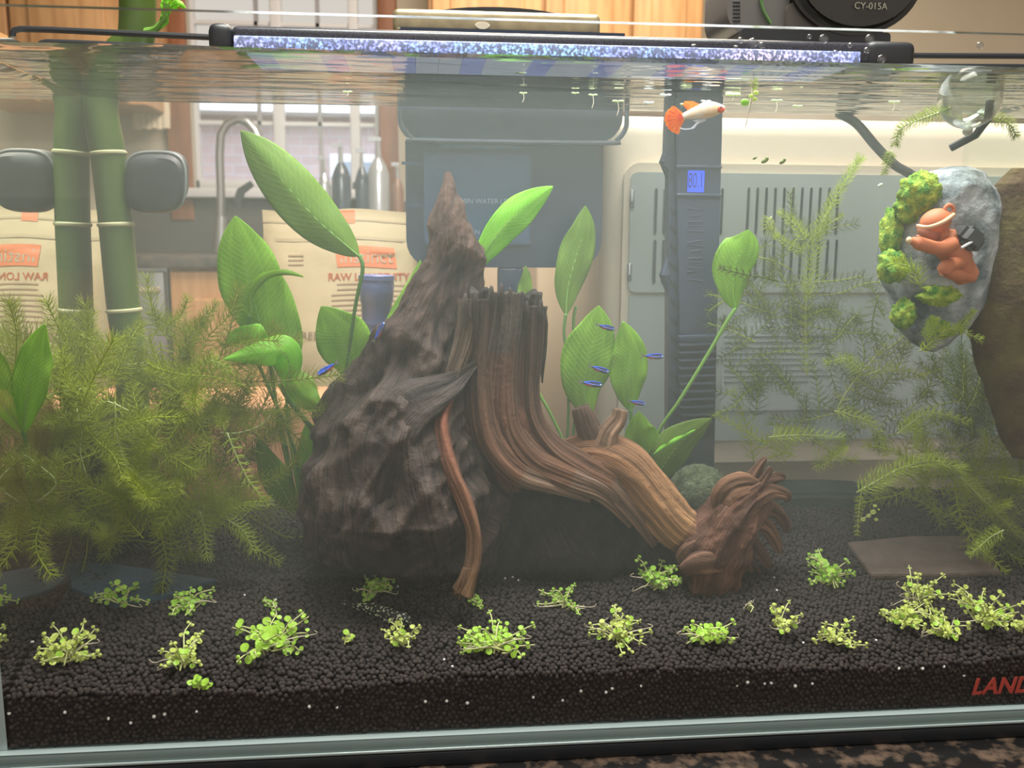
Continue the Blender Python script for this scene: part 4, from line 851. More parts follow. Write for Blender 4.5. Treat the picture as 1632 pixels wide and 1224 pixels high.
# ------------------------------------------------------------------ glass ball, airline tube
gb = thing('glass_ball', 'clear glass ball hanging at the water surface near the right end', 'ball', P(1546, 160, .07)); Yg = .07; s_ = S(Yg)
M['ball'] = glassy('clear_ball_glass', .06, .8, .25, 1.0, tint=(.9, .93, .9))
mb = MB(); c0 = P(1546, 156, Yg); mb.ball(c0, 49*s_, n=20); obj('bulb', mb, M['ball'], gb, auto=False)
mb = MB(); mb.ball(c0, 47*s_, n=20); obj('bulb_inner', mb, M['ball'], gb, auto=False)
mb = MB(); mb.ball(P(1542, 208, Yg), (8*s_, 8*s_, 9*s_), n=10); obj('nipple', mb, mat('clear_nub', (.45, .45, .4), .1, spec=1), gb)
mb = MB(); mb.tube([P(1578, 160, Yg-.0), P(1574, 190, Yg), P(1555, 215, Yg+.01), P(1515, 236, Yg+.02)], .0024, 8); obj('hose', mb, M['blackm'], gb)
at_ = MB(); at_.tube(spline([P(1335, 180, .194), P(1365, 197, .194), P(1395, 232, .19), (P(1425, 262, .186)), P(1470, 300, .18), P(1500, 420, .18)], 30), .0034, 10)
obj('air_hose', at_, mat('hose_grey', (.04, .04, .04), .5), label='dark air hose slanting down behind the mossy rock ornament', cat='hose')
# ------------------------------------------------------------------ mossy rock ornament with a climber
YR = .095
og = thing('rock_ornament', 'grey rock ornament painted with green moss hanging near the right glass', 'ornament', P(1490, 550, YR))
M['rock'] = mat('rock_grey', (.10, .13, .15), .85, col2=(.56, .60, .62), vs=60, bump=1, bs=260, detail=8)
M['moss'] = mat('painted_moss', (.08, .26, .03), .9, col2=(.50, .62, .07), vs=180, bump=1, bs=500)
rows = [(266,1512,1540,.095,.008),(275,1478,1562,.095,.018),(300,1442,1575,.095,.026),(340,1420,1578,.095,.030),(390,1404,1574,.095,.031),(430,1410,1566,.095,.030),(480,1424,1552,.095,.027),(520,1432,1532,.095,.022),(548,1460,1505,.095,.012),(560,1478,1488,.095,.003)]
mb = MB(); slices(mb, rows, n=90, seg=80, amp=.0020, seed=31); obj('rock', mb, M['rock'], og, auto=False)
def clump_ball(nm, cx, cy_, Y, rx, rz, ry, m, parent, seed, lab=None):
    mb = MB(); s_ = S(Y); mb.ball(P(cx, cy_, Y), (rx*s_, ry, rz*s_), n=22, fn=lambda q: 1+.30*fbm(q*2.2+Vector((seed, 0, 0)), 4)+.14*noise.noise(q*9)+.10*noise.noise(q*22)); return obj(nm, mb, m, parent, auto=False)
for i, (cx, cy_, rx, rz, Y) in enumerate([(1468, 305, 34, 30, .071), (1420, 375, 18, 42, .083), (1422, 425, 24, 26, .074), (1500, 470, 34, 18, .070), (1440, 500, 20, 24, .074), (1448, 330, 22, 26, .075), (1500, 520, 22, 20, .079)]): clump_ball('moss_patch', cx, cy_, Y, rx, rz, .0075, M['moss'], og, i*3)
cl_ = thing('climber_figurine', 'orange clay climber figurine with a helmet and dark backpack on the mossy rock', 'figurine', P(1510, 440, .058))
M['clay'] = mat('orange_clay', (.55, .17, .07), .6); M['clay_l'] = mat('pale_clay', (.75, .42, .26), .6); Yk = .055; s_ = S(Yk)
mb = MB(); mb.ball(P(1492, 354, Yk), (27*s_, 22*s_, 22*s_), n=16, rot=Euler((0, math.radians(-20), 0)), fn=lambda q: 1 if q.z > -.1 else .92); obj('helmet', mb, M['clay'], cl_)
mb = MB(); mb.tube(spline([P(1462, 360, Yk-.008), P(1480, 362, Yk-.014), P(1503, 354, Yk-.013), P(1520, 342, Yk-.006)], 14), .0012, 8); obj('helmet_brim', mb, M['clay_l'], cl_)
mb = MB(); ringp = [P(1513+7*math.cos(t), 334-7*math.sin(t), Yk-.003) for t in [2*math.pi*i/16 for i in range(17)]]; mb.tube(ringp, .0012, 8, caps=False); obj('helmet_ring', mb, M['clay'], cl_)
mb = MB(); mb.ball(P(1480, 372, Yk+.001), (20*s_, 16*s_, 15*s_), n=12, rot=Euler((0, .5, 0))); mb.ball(P(1463, 377, Yk-.004), (4*s_, 4*s_, 3*s_), n=6); obj('face', mb, mat('clay_face', (.34, .12, .07), .6), cl_)
mb = MB(); mb.tube(spline([P(1490, 366, Yk+.004), P(1505, 385, Yk+.004), P(1522, 405, Yk+.004), P(1532, 425, Yk+.006), P(1540, 440, Yk+.008)], 20), [18*s_]*4+[24*s_]*9+[21*s_]*8, 18); obj('torso', mb, M['clay'], cl_)
mb = MB(); mb.tube(spline([P(1452, 383, Yk-.008), P(1472, 390, Yk-.009), P(1498, 396, Yk-.010), P(1520, 388, Yk-.008)], 16), [6*s_, 7*s_, 8*s_]+[11*s_]*10+[12*s_]*4, 12); obj('arm', mb, M['clay'], cl_)
mb = MB(); mb.ball(P(1449, 383, Yk-.008), (5*s_, 5*s_, 6*s_), n=8); obj('hand', mb, mat('clay_hand', (.7, .5, .3), .6), cl_)
mb = MB(); mb.tube(spline([P(1535, 415, Yk+.002), P(1510, 425, Yk-.006), P(1505, 432, Yk-.006)], 12), [12*s_]*13, 12); mb.tube(spline([P(1505, 430, Yk-.006), P(1525, 438, Yk-.002), P(1550, 442, Yk+.004)], 12), [11*s_]*8+[9*s_]*5, 12); obj('leg', mb, M['clay'], cl_)
mb = MB(); c_ = P(1542, 380, Yk-.001); bm = bmesh.new(); bmesh.ops.create_cube(bm, size=1); bmesh.ops.bevel(bm, geom=bm.edges[:], offset=.22, segments=3, affect='EDGES'); mb.frombm(bm, 0, Matrix.Translation(c_) @ Euler((0, math.radians(38), 0)).to_matrix().to_4x4() @ Matrix.Diagonal((44*s_, .018, 34*s_, 1))); bp_ = obj('backpack', mb, mat('backpack', (.05, .05, .055), .6), cl_)
mb = MB(); mb.tube([P(1532, 395, Yk-.011), P(1562, 378, Yk-.008)], .0008, 6); obj('strap', mb, M['white'], bp_)
M['ornament_reflection'] = mat('brown_rock_reflection', (.07, .032, .015), .9, col2=(.13, .10, .025), vs=45, bump=1, bs=260, detail=8)
mb = MB(); slices(mb, [(268,1612,1650,.085,.004),(295,1590,1655,.085,.012),(350,1578,1660,.085,.016),(430,1566,1660,.085,.018),(500,1556,1655,.085,.018),(570,1560,1655,.085,.018),(640,1582,1655,.085,.014),(700,1600,1650,.085,.008),(730,1615,1640,.085,.004)], n=70, seg=90, amp=.0020, seed=44)
mb.v = [(min(v[0], TW-.001), v[1], v[2]) for v in mb.v]
obj('rock_reflection', mb, M['ornament_reflection'], auto=False, label='dark brown mossy reflection of the rock ornament in the right glass, built as a solid piece', cat='ornament_reflection')  # ornament mirrored in the right glass, added as a separate solid piece
# ------------------------------------------------------------------ marimo, dark stone, front glass reflections built as slabs
M['marimo'] = mat('moss_ball_green', (.11, .14, .07), .95, col2=(.22, .26, .14), vs=200, bump=1, bs=600)
mm_ = thing('moss_ball', 'fuzzy grey green moss ball behind the tan branch', 'moss ball', P(1112, 800, .16)); c0 = P(1114, 782, .16); mb = MB(); mb.ball(c0, (.0215, .02, .019), n=24, fn=lambda q: 1+.05*noise.noise(q*5)); obj('core', mb, M['marimo'], mm_, auto=False)
mb = MB()
for i in range(2200):
    z = rr.uniform(-.4, 1); t = rr.uniform(0, 6.28); d = Vector((math.sqrt(1-z*z)*math.cos(t), math.sqrt(1-z*z)*math.sin(t), z)); q = c0+Vector((d.x*.0212, d.y*.0198, d.z*.0188))
    sd_ = Vector((rr.uniform(-1, 1), rr.uniform(-1, 1), rr.uniform(-1, 1))).cross(d).normalized()*.00018; e_ = q+d*.0018+Vector((rr.uniform(-1, 1), 0, rr.uniform(-1, .6)))*.0022
    mb.add([q-sd_, q+sd_, e_], [(0, 1, 2)])
obj('fuzz', mb, M['marimo'], mm_, auto=False, recalc=False, kind='stuff')
mb = MB(); o_ = [P(x, y, .16) for x, y in ((1232, 800), (1262, 788), (1330, 787), (1392, 790), (1404, 796), (1418, 830), (1436, 866), (1424, 876), (1330, 872), (1240, 874))]
bm = bmesh.new(); fv = [bm.verts.new(p) for p in o_]; fc = bm.faces.new(fv); ex = bmesh.ops.extrude_face_region(bm, geom=[fc])
for v in ex['geom']:
    if isinstance(v, bmesh.types.BMVert): v.co += Vector((0, .03, .004))
bmesh.ops.recalc_face_normals(bm, faces=bm.faces); bmesh.ops.bevel(bm, geom=bm.edges[:], offset=.003, segments=3, affect='EDGES'); mb.frombm(bm)
obj('dark_stone', mb, mat('dark_green_stone', (.018, .034, .022), .9, col2=(.03, .05, .03), vs=80, bump=.6, bs=500), label='dark green flat stone behind the splintered root end', cat='stone')
def slab(px, off, m, lab, th=.003):  # reflections in the front glass, built as solid slabs on the soil
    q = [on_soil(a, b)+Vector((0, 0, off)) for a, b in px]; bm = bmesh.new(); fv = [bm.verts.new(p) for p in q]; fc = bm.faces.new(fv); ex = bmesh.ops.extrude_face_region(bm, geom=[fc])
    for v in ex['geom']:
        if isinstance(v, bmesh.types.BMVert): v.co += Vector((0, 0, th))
    bmesh.ops.recalc_face_normals(bm, faces=bm.faces); bmesh.ops.bevel(bm, geom=bm.edges[:], offset=.0006, segments=2, affect='EDGES'); mb = MB(); mb.frombm(bm); return obj('reflection_slab', mb, m, label=lab, cat='slab')
slab([(1350, 872), (1388, 925), (1500, 924), (1594, 920), (1570, 880), (1540, 862), (1450, 862)], .0008, mat('brown_reflection', (.11, .08, .062), .8, col2=(.14, .10, .08), vs=120, bump=.6, bs=500), 'dull brown front glass reflection at the back right, built as a flat slab on the soil')
slab([(112, 903), (114, 944), (180, 972), (250, 962), (350, 930), (270, 918), (180, 904)], .0, mat('blue_reflection', (.03, .06, .085), .5, bump=.6, bs=500), 'dark blue front glass reflection at the back left, built as a flat slab on the soil')
# ------------------------------------------------------------------ fish
def fin(mb, pts, th=.0003, m=0): mb.prism([(p[0], -th/2, p[1]) for p in pts], th, m)
def fishbody(L_, H_, W_, prof, n=16, m=0, bend=0):
    mb = MB(); pth = []; vs = []
    for i, (t, h, c) in enumerate(prof):
        for j in range(n):
            a = 2*math.pi*j/n; vs.append((t*L_, math.cos(a)*h*W_/2+bend*(t**2), c*H_+math.sin(a)*h*H_/2))
    k = len(prof); mb.add(vs, [(i*n+j, i*n+(j+1) % n, (i+1)*n+(j+1) % n, (i+1)*n+j) for i in range(k-1) for j in range(n)]+[tuple(range(n)), tuple((k-1)*n+j for j in range(n))], m); return mb
M['tet_b'] = mat('tetra_blue', (.03, .16, 1.0), .3, spec=1); M['tet_d'] = mat('tetra_back', (.10, .09, .09), .4); M['tet_r'] = mat('tetra_red', (.42, .10, .07), .4)
M['finclear'] = mat('clear_fin', (.4, .38, .36), .5, trans=.6); M['eye'] = mat('eye_silver', (.65, .85, .95), .15, metal=.3); M['pupil'] = mat('pupil', (.01, .01, .02), .2)
def nm_(n): return n
def tetra_proto():
    t = thing('neon_tetra', 'x', 'fish', (0, 0, 0)); Lf = .0125
    prof = [(-.5, .05, .02), (-.47, .35, 0), (-.38, .75, -.02), (-.2, 1, -.04), (0, .95, -.04), (.2, .7, 0), (.4, .38, .04), (.5, .28, .05)]
    obj('body', fishbody(Lf, .0034, .0022, prof), M['tet_d'], t)
    mb = MB(); mb.add(*[[(Lf*x, s*w, z) for x, z, w in ((-.47, .0006, .0005), (-.4, .0014, .0011), (-.2, .0019, .00112), (.1, .0016, .00110), (.44, .0007, .0006), (.44, .0001, .0006), (.1, -.0001, .00122), (-.2, -.0002, .00126), (-.42, -.0003, .0011)) for s in (-1, 1)],
        [tuple(range(0, 18, 2)), tuple(range(17, 0, -2))]+[(2*i, 2*((i+1) % 9), 2*((i+1) % 9)+1, 2*i+1) for i in range(9)]][:2]); obj('blue_stripe', mb, M['tet_b'], t, smooth=False)
    mb = MB(); mb.ball((Lf*.12, 0, -.0008), (Lf*.28, .00105, .0007), n=8); obj('red_flank', mb, M['tet_r'], t)
    mb = MB(); fin(mb, [(Lf*.48, .0003), (Lf*.68, .0019), (Lf*.63, .0003), (Lf*.68, -.0013)]); obj('tail_fin', mb, M['finclear'], t)
    mb = MB(); fin(mb, [(0, .0014), (-Lf*.02, .0027), (Lf*.12, .0014)]); fin(mb, [(Lf*.05, -.0014), (Lf*.2, -.0024), (Lf*.22, -.0009)]); obj('fins', mb, M['finclear'], t)
    mb = MB(); mb.ball((-Lf*.40, -.0008, .0002), (.0006, .0004, .0006), n=8); mb.ball((-Lf*.40, .0008, .0002), (.0006, .0004, .0006), n=8); obj('eye', mb, M['eye'], t)
    return t
def copy_tree(o, parent=None):
    c = o.copy(); C.objects.link(c)
    if parent is not None: c.parent = parent; c.matrix_parent_inverse = o.matrix_parent_inverse.copy()
    for ch in o.children: copy_tree(ch, c)
    return c
tp = tetra_proto(); tet = [((520,589,.07), 32, 1, 'blue tetra left of the driftwood, angled nose down to the left'), ((606,527,.095), -60, -1, 'blue tetra curving in front of the driftwood edge beside the leaf'),
    ((967,522,.11), 14, -1, 'topmost blue tetra in the shoal right of the stump'), ((957,589,.10), 17, -1, 'blue tetra second of the stacked pair below the topmost tetra'), ((944,612,.095), 8, -1, 'lowest blue tetra of the close pair in front of the wide leaf'),
    ((1043,568,.12), 2, -1, 'blue tetra swimming level beside the heater guard'), ((1017,642,.12), 12, -1, 'blue tetra just above the branch stubs'), ((1215,708,.175), 0, -1, 'tiny distant blue tetra among plants above the root end')]
for i, ((a, b, Y), ang, dr, lab) in enumerate(tet):
    o = tp if i == 0 else copy_tree(tp); o.location = P(a, b, Y); o['label'] = lab; o['group'] = 'shoal of blue tetras'
    rz = 0 if dr == 1 else math.pi
    o.rotation_euler = (0, math.radians(-ang if dr == 1 else -ang)*1.0, rz) if dr == 1 else (0, math.radians(-ang), rz)
    o.rotation_mode = 'XYZ'; s1 = (1, 1, .9, .95, 1.05, 1.05, .85, .55)[i]; o.scale = (s1, s1, s1)
# guppy
gp = thing('guppy', 'white and orange guppy with a fan tail swimming near the surface', 'fish', P(1110, 188, .09)); Yg2 = .09; s_ = S(Yg2)
def G(x, y, dy=0): return P(x, y, Yg2+dy)
M['g_w'] = mat('guppy_white', (.85, .55, .28), .3, col2=(.92, .78, .62), vs=150); M['g_o'] = mat('guppy_orange', (.95, .24, .02), .4, col2=(1, .42, .06), vs=300, trans=.4); M['g_r'] = mat('guppy_red', (.85, .10, .03), .3)
mb = MB(); cc = [(1088,186,4),(1098,183,7),(1112,179,10),(1124,176,13),(1135,174,12),(1144,173,9),(1151,172,5),(1155,172,2)]; c = [G(a, b) for a, b, r in cc]; mb.tube(spline(c, 28), [np.interp(i/28*7, range(8), [q[2] for q in cc])*s_ for i in range(29)], 16, flat=.6); obj('body', mb, M['g_w'], gp)
mb = MB(); mb.ball(G(1148, 174, -.001), (7.5*s_, 5*s_, 6*s_), n=10); obj('head', mb, M['g_r'], gp)
mb = MB(); mb.ball(G(1149, 171, -.0035), (1.6*s_,)*3, n=6); obj('eye', mb, M['pupil'], gp)
mb = MB(); ctr = (1090, 187); pts = [G(1092, 184), G(1090, 181), G(1080, 173)]
for i in range(19): t = math.radians(118+i*(258-118)/18); r = 28+1.2*(i % 2); pts.append(G(1088+r*math.cos(t), 189-r*math.sin(t)*(.82 if t < math.pi else .9)))
pts += [G(1086, 200), G(1092, 190)]; mb.prism(pts, .0006); tf = obj('tail_fin', mb, M['g_o'], gp, smooth=False)
for i in range(7):
    t = math.radians(125+i*20); mb = MB(); mb.tube([G(1089, 187, -.0003), G(1088+26*math.cos(t), 189-26*math.sin(t)*.85, -.0003)], .00025, 5); obj('fin_ray', mb, M['g_r'], tf)
mb = MB(); mb.prism([G(1098, 178), G(1088, 166), G(1092, 161), G(1104, 161), G(1120, 168), G(1112, 175)], .0006); obj('dorsal_fin', mb, M['g_o'], gp, smooth=False)
mb = MB(); mb.tube(spline([G(1125, 190), G(1112, 196), G(1104, 204), G(1092, 206), G(1083, 204)], 16), [.0009]*3+[.0007]*6+[.0004]*8, 6, flat=.4); mb.prism([G(1126, 188), G(1104, 192), G(1112, 196), G(1106, 203)], .0004); obj('white_pelvic_fin', mb, mat('fin_white', (.85, .86, .95), .4, trans=.3), gp)
# spotted catfish on the soil
M['cat'] = mat('spotted_fish', (.01, .011, .009), .5, col2=(.60, .62, .45), vs=700, detail=0); M['cat'].node_tree.nodes['Color Ramp'].color_ramp.elements[0].position = .57
ct = thing('spotted_catfish', 'small black catfish with fine pale spots resting on the soil', 'fish', on_soil(610, 988)); q0 = on_soil(562, 975)+Vector((0, 0, .004)); q1 = on_soil(655, 1003)+Vector((0, 0, .0048))
mb = MB(); mb.tube(spline([q0, q0.lerp(q1, .35)+Vector((0, 0, .001)), q0.lerp(q1, .7), q1], 24), [np.interp(i, [0, 6, 16, 21, 24], [.0012, .0033, .0050, .0045, .0013]) for i in range(25)], 16, flat=.75); obj('body', mb, M['cat'], ct)
dx = (q1-q0).normalized(); mb = MB(); mb.prism([q0+dx*.001+Vector((0, 0, .0006)), q0-dx*.0075+Vector((0, 0, .0035)), q0-dx*.006, q0-dx*.0085-Vector((0, 0, .001)), q0+dx*.001-Vector((0, 0, .0006))], .0004); obj('tail_fin', mb, M['cat'], ct, smooth=False)
qm = q0.lerp(q1, .55); mb = MB(); mb.prism([qm+Vector((0, 0, .003)), qm-dx*.006+Vector((0, 0, .0068)), qm-dx*.009+Vector((0, 0, .004)), qm-dx*.006+Vector((0, 0, .002))], .0004); obj('dorsal_fin', mb, M['cat'], ct, smooth=False)
mb = MB(); qn = q0.lerp(q1, .72)-Vector((0, .003, .001)); mb.prism([qn, qn-dx*.008+Vector((0, -.004, -.001)), qn-dx*.006+Vector((0, -.001, .001))], .0005); obj('pectoral_fin', mb, M['cat'], ct, smooth=False)
mb = MB(); mb.ball(q0.lerp(q1, .9)+Vector((0, -.0022, .002)), .0007, n=6); obj('eye', mb, M['eye'], ct)
# ------------------------------------------------------------------ feathery stem plants (hornwort)
def needles(V, Fc, base, d0_, length, wid, fork=True, rnd=rr):
    sd_ = d0_.cross(Vector((rnd.uniform(-1, 1), rnd.uniform(-1, 1), rnd.uniform(-1, 1))))
    if sd_.length < 1e-4: return
    sd_ = sd_.normalized()*wid; s2 = sd_.cross(d0_).normalized()*wid*.8; mid = base+d0_*length*.45
    def seg(p, q, w0, w1):
        b = len(V); V.extend([p-sd_*w0, p+sd_*w0, p+s2*w0*1.5, q-sd_*w1, q+sd_*w1, q+s2*w1*1.5]); Fc.extend([(b, b+1, b+4, b+3), (b+1, b+2, b+5, b+4), (b+2, b, b+3, b+5)])
    if fork:
        seg(base, mid, 1, .9)
        for s in (-1, 1):
            dd = (d0_+sd_.normalized()*.28*s+Vector((0, 0, .1))).normalized(); seg(mid, mid+dd*length*.58, .8, .35)
    else: seg(base, base+d0_*length, 1, .3)
def sprig_geo(path, nlen, gap, per=8, wid=.00022, lean=.55, fork=True, taper=True, rnd=rr):
    c = spline(path, max(10, int(sum((path[i+1]-path[i]).length for i in range(len(path)-1))/gap))); V, Fc = [], []
    for i, p in enumerate(c[1:], 1):
        tg = (c[min(i+1, len(c)-1)]-c[i-1]).normalized(); a_ = tg.cross(Vector((.3, 1, .2))).normalized(); b_ = tg.cross(a_)
        tt = i/(len(c)-1); ln = nlen*(1-.45*tt if taper else 1)*(min(1, .4+tt*5)); L0 = lean+.5*tt*tt
        for k in range(per):
            an = 2*math.pi*(k+rnd.random()*.5)/per; rd = a_*math.cos(an)+b_*math.sin(an); d = (rd+tg*L0+Vector((0, 0, .12))).normalized(); needles(V, Fc, p, d, ln*rnd.uniform(.75, 1.15), wid, fork, rnd)
    return c, V, Fc
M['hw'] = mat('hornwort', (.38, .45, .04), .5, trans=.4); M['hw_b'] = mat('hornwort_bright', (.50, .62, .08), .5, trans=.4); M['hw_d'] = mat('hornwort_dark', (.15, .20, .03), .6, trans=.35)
M['hw_s'] = mat('hornwort_stem', (.36, .42, .16), .5)
def sprig(lab, pts, nlen_px, gap_px, m='hw', per=8, grp=None, fork=True, lean=.55, wid=.00022, sr=.0006):
    path = [P(*p) for p in pts]; s_ = S(pts[0][2]); c, V, Fc = sprig_geo(path, nlen_px*s_, gap_px*s_, per, wid, lean, fork); t = thing('hornwort_sprig', lab, 'water plant', path[0], grp)
    mb = MB(); mb.tube(c, [sr*(1-.5*i/len(c)) for i in range(len(c))], 6); obj('stem', mb, M['hw_s'] if m != 'hw_d' else M['hw_d'], t, auto=False)
    mb = MB(); mb.add(V, Fc); obj('needles', mb, M[m], t, recalc=False, auto=False, kind='stuff'); return t
def tangle(name, lab, regions, n, nlen, gap, m, wid=.00022, per=7, rnd=None, seglen=(.03, .06)):
    """regions: list of (px0,py0,px1,py1,Y0,Y1,weight)"""
    rnd = rnd or random.Random(len(lab)); V, Fc = [], []; mb2 = MB(); tot = sum(r[6] for r in regions)
    for k in range(n):
        x = rnd.uniform(0, tot)
        for r in regions:
            x -= r[6]
            if x <= 0: break
        p = P(rnd.uniform(r[0], r[2]), rnd.uniform(r[1], r[3]), rnd.uniform(r[4], r[5])); d = Vector((rnd.uniform(-1, 1), rnd.uniform(-.5, .5), rnd.uniform(-.5, 1))).normalized(); ln = rnd.uniform(*seglen)
        path = [p]; 
        for j in range(3): d = (d+Vector((rnd.uniform(-.4, .4), rnd.uniform(-.3, .3), rnd.uniform(-.35, .35)))).normalized(); path.append(path[-1]+d*ln/3)
        for q in path: q.x = min(max(q.x, .006), TW-.006); q.y = min(max(q.y, .006), TD-.006); q.z = min(max(q.z, soil_z(q.x, q.y)+.002), HW-.012)
        c, v_, f_ = sprig_geo(path, nlen*rnd.uniform(.8, 1.2), gap, per, wid, .5, True, rnd=rnd); b = len(V); V += v_; Fc += [tuple(i+b for i in f) for f in f_]; mb2.tube(c, .0004, 4, caps=False)
    t = thing(name, lab, 'water plant', regions and P((regions[0][0]+regions[0][2])/2, regions[0][3], (regions[0][4]+regions[0][5])/2), kind='stuff')
    mb = MB(); V = [(min(max(v.x, .0006), TW-.0006), min(max(v.y, .001), TD-.001), max(v.z, soil_z(v.x, v.y)-.001)) for v in V]; mb.add(V, Fc); obj('needles', mb, M[m], t, recalc=False, auto=False, kind='stuff'); obj('stems', mb2, M['hw'], t, recalc=False, auto=False, kind='stuff'); return t
tangle('hornwort_tangle', 'dense yellow green feathery tangle of water plants filling the left end', [(0,625,300,860,.05,.15,5),(150,600,400,850,.07,.16,5),(240,520,385,640,.1,.15,1.9),(330,640,430,830,.1,.15,1.2),(90,600,200,650,.08,.12,.5)], 150, .0125, .0032, 'hw', per=8, rnd=random.Random(11))
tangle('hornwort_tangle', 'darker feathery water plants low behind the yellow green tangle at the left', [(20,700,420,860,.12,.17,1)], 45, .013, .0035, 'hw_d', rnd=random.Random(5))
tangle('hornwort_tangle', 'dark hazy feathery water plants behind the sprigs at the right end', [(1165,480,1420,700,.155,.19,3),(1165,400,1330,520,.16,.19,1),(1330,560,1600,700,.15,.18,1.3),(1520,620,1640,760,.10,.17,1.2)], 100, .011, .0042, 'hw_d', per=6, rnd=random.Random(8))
tangle('hornwort_tangle', 'yellow brown feathery water plants low at the right glass', [(1480,760,1640,860,.08,.14,1.3),(1200,690,1450,750,.13,.17,1),(1420,740,1560,800,.09,.13,1)], 36, .011, .0042, 'hw', per=7, rnd=random.Random(9))
LS = [('long pale feathery sprig hanging in a curve in front of the left tangle', [(183,640,.06),(186,690,.058),(203,742,.055),(235,770,.053),(268,792,.052)], 36, 13, 'hw'),
 ('feathery sprig leaning up to the right beside the leftmost leaf', [(0,600,.07),(35,645,.06),(60,610,.058),(88,572,.06)], 30, 12, 'hw_b'),
 ('feathery sprig arching over below the bamboo', [(28,672,.055),(55,645,.054),(95,625,.054),(140,620,.055)], 26, 12, 'hw_b'),
 ('bushy feathery sprig rising to a point left of the big veined leaf', [(262,640,.11),(280,590,.11),(300,545,.11),(330,500,.11)], 34, 10, 'hw'),
 ('feathery sprig fanning up behind the bushy sprig', [(330,620,.13),(350,570,.13),(368,520,.13),(372,485,.13)], 28, 10, 'hw'),
 ('feathery sprig reaching right toward the curled leaf stalks', [(350,690,.10),(380,690,.10),(420,675,.10),(445,640,.10)], 26, 12, 'hw'),
 ('pale bare stemmed sprig slanting down beside the leaf stalks', [(362,690,.08),(378,730,.08),(396,765,.08),(415,790,.08)], 20, 16, 'hw_b'),
 ('small drooping feathery tip hanging over the soil', [(318,815,.085),(325,838,.084),(327,862,.083),(330,884,.083)], 26, 8, 'hw_b'),
 ('small drooping feathery tip nearest the sword plant crown', [(362,828,.09),(378,838,.09),(392,852,.09),(402,874,.09)], 24, 8, 'hw_b'),
 ('feathery sprig lying across the middle of the left tangle', [(205,655,.06),(170,640,.06),(150,655,.06),(130,675,.06)], 30, 12, 'hw'),
 ('upright feathery sprig in front of the left bamboo foot', [(140,765,.06),(128,720,.06),(130,690,.06),(122,650,.06)], 28, 12, 'hw'),
 ('feathery sprig low at the left glass', [(60,800,.05),(90,770,.05),(60,740,.05),(30,720,.05)], 30, 12, 'hw'),
 ('bright feathery tip in the middle top of the left tangle', [(320,600,.09),(330,575,.09),(350,580,.09),(362,592,.09)], 22, 10, 'hw_b')]
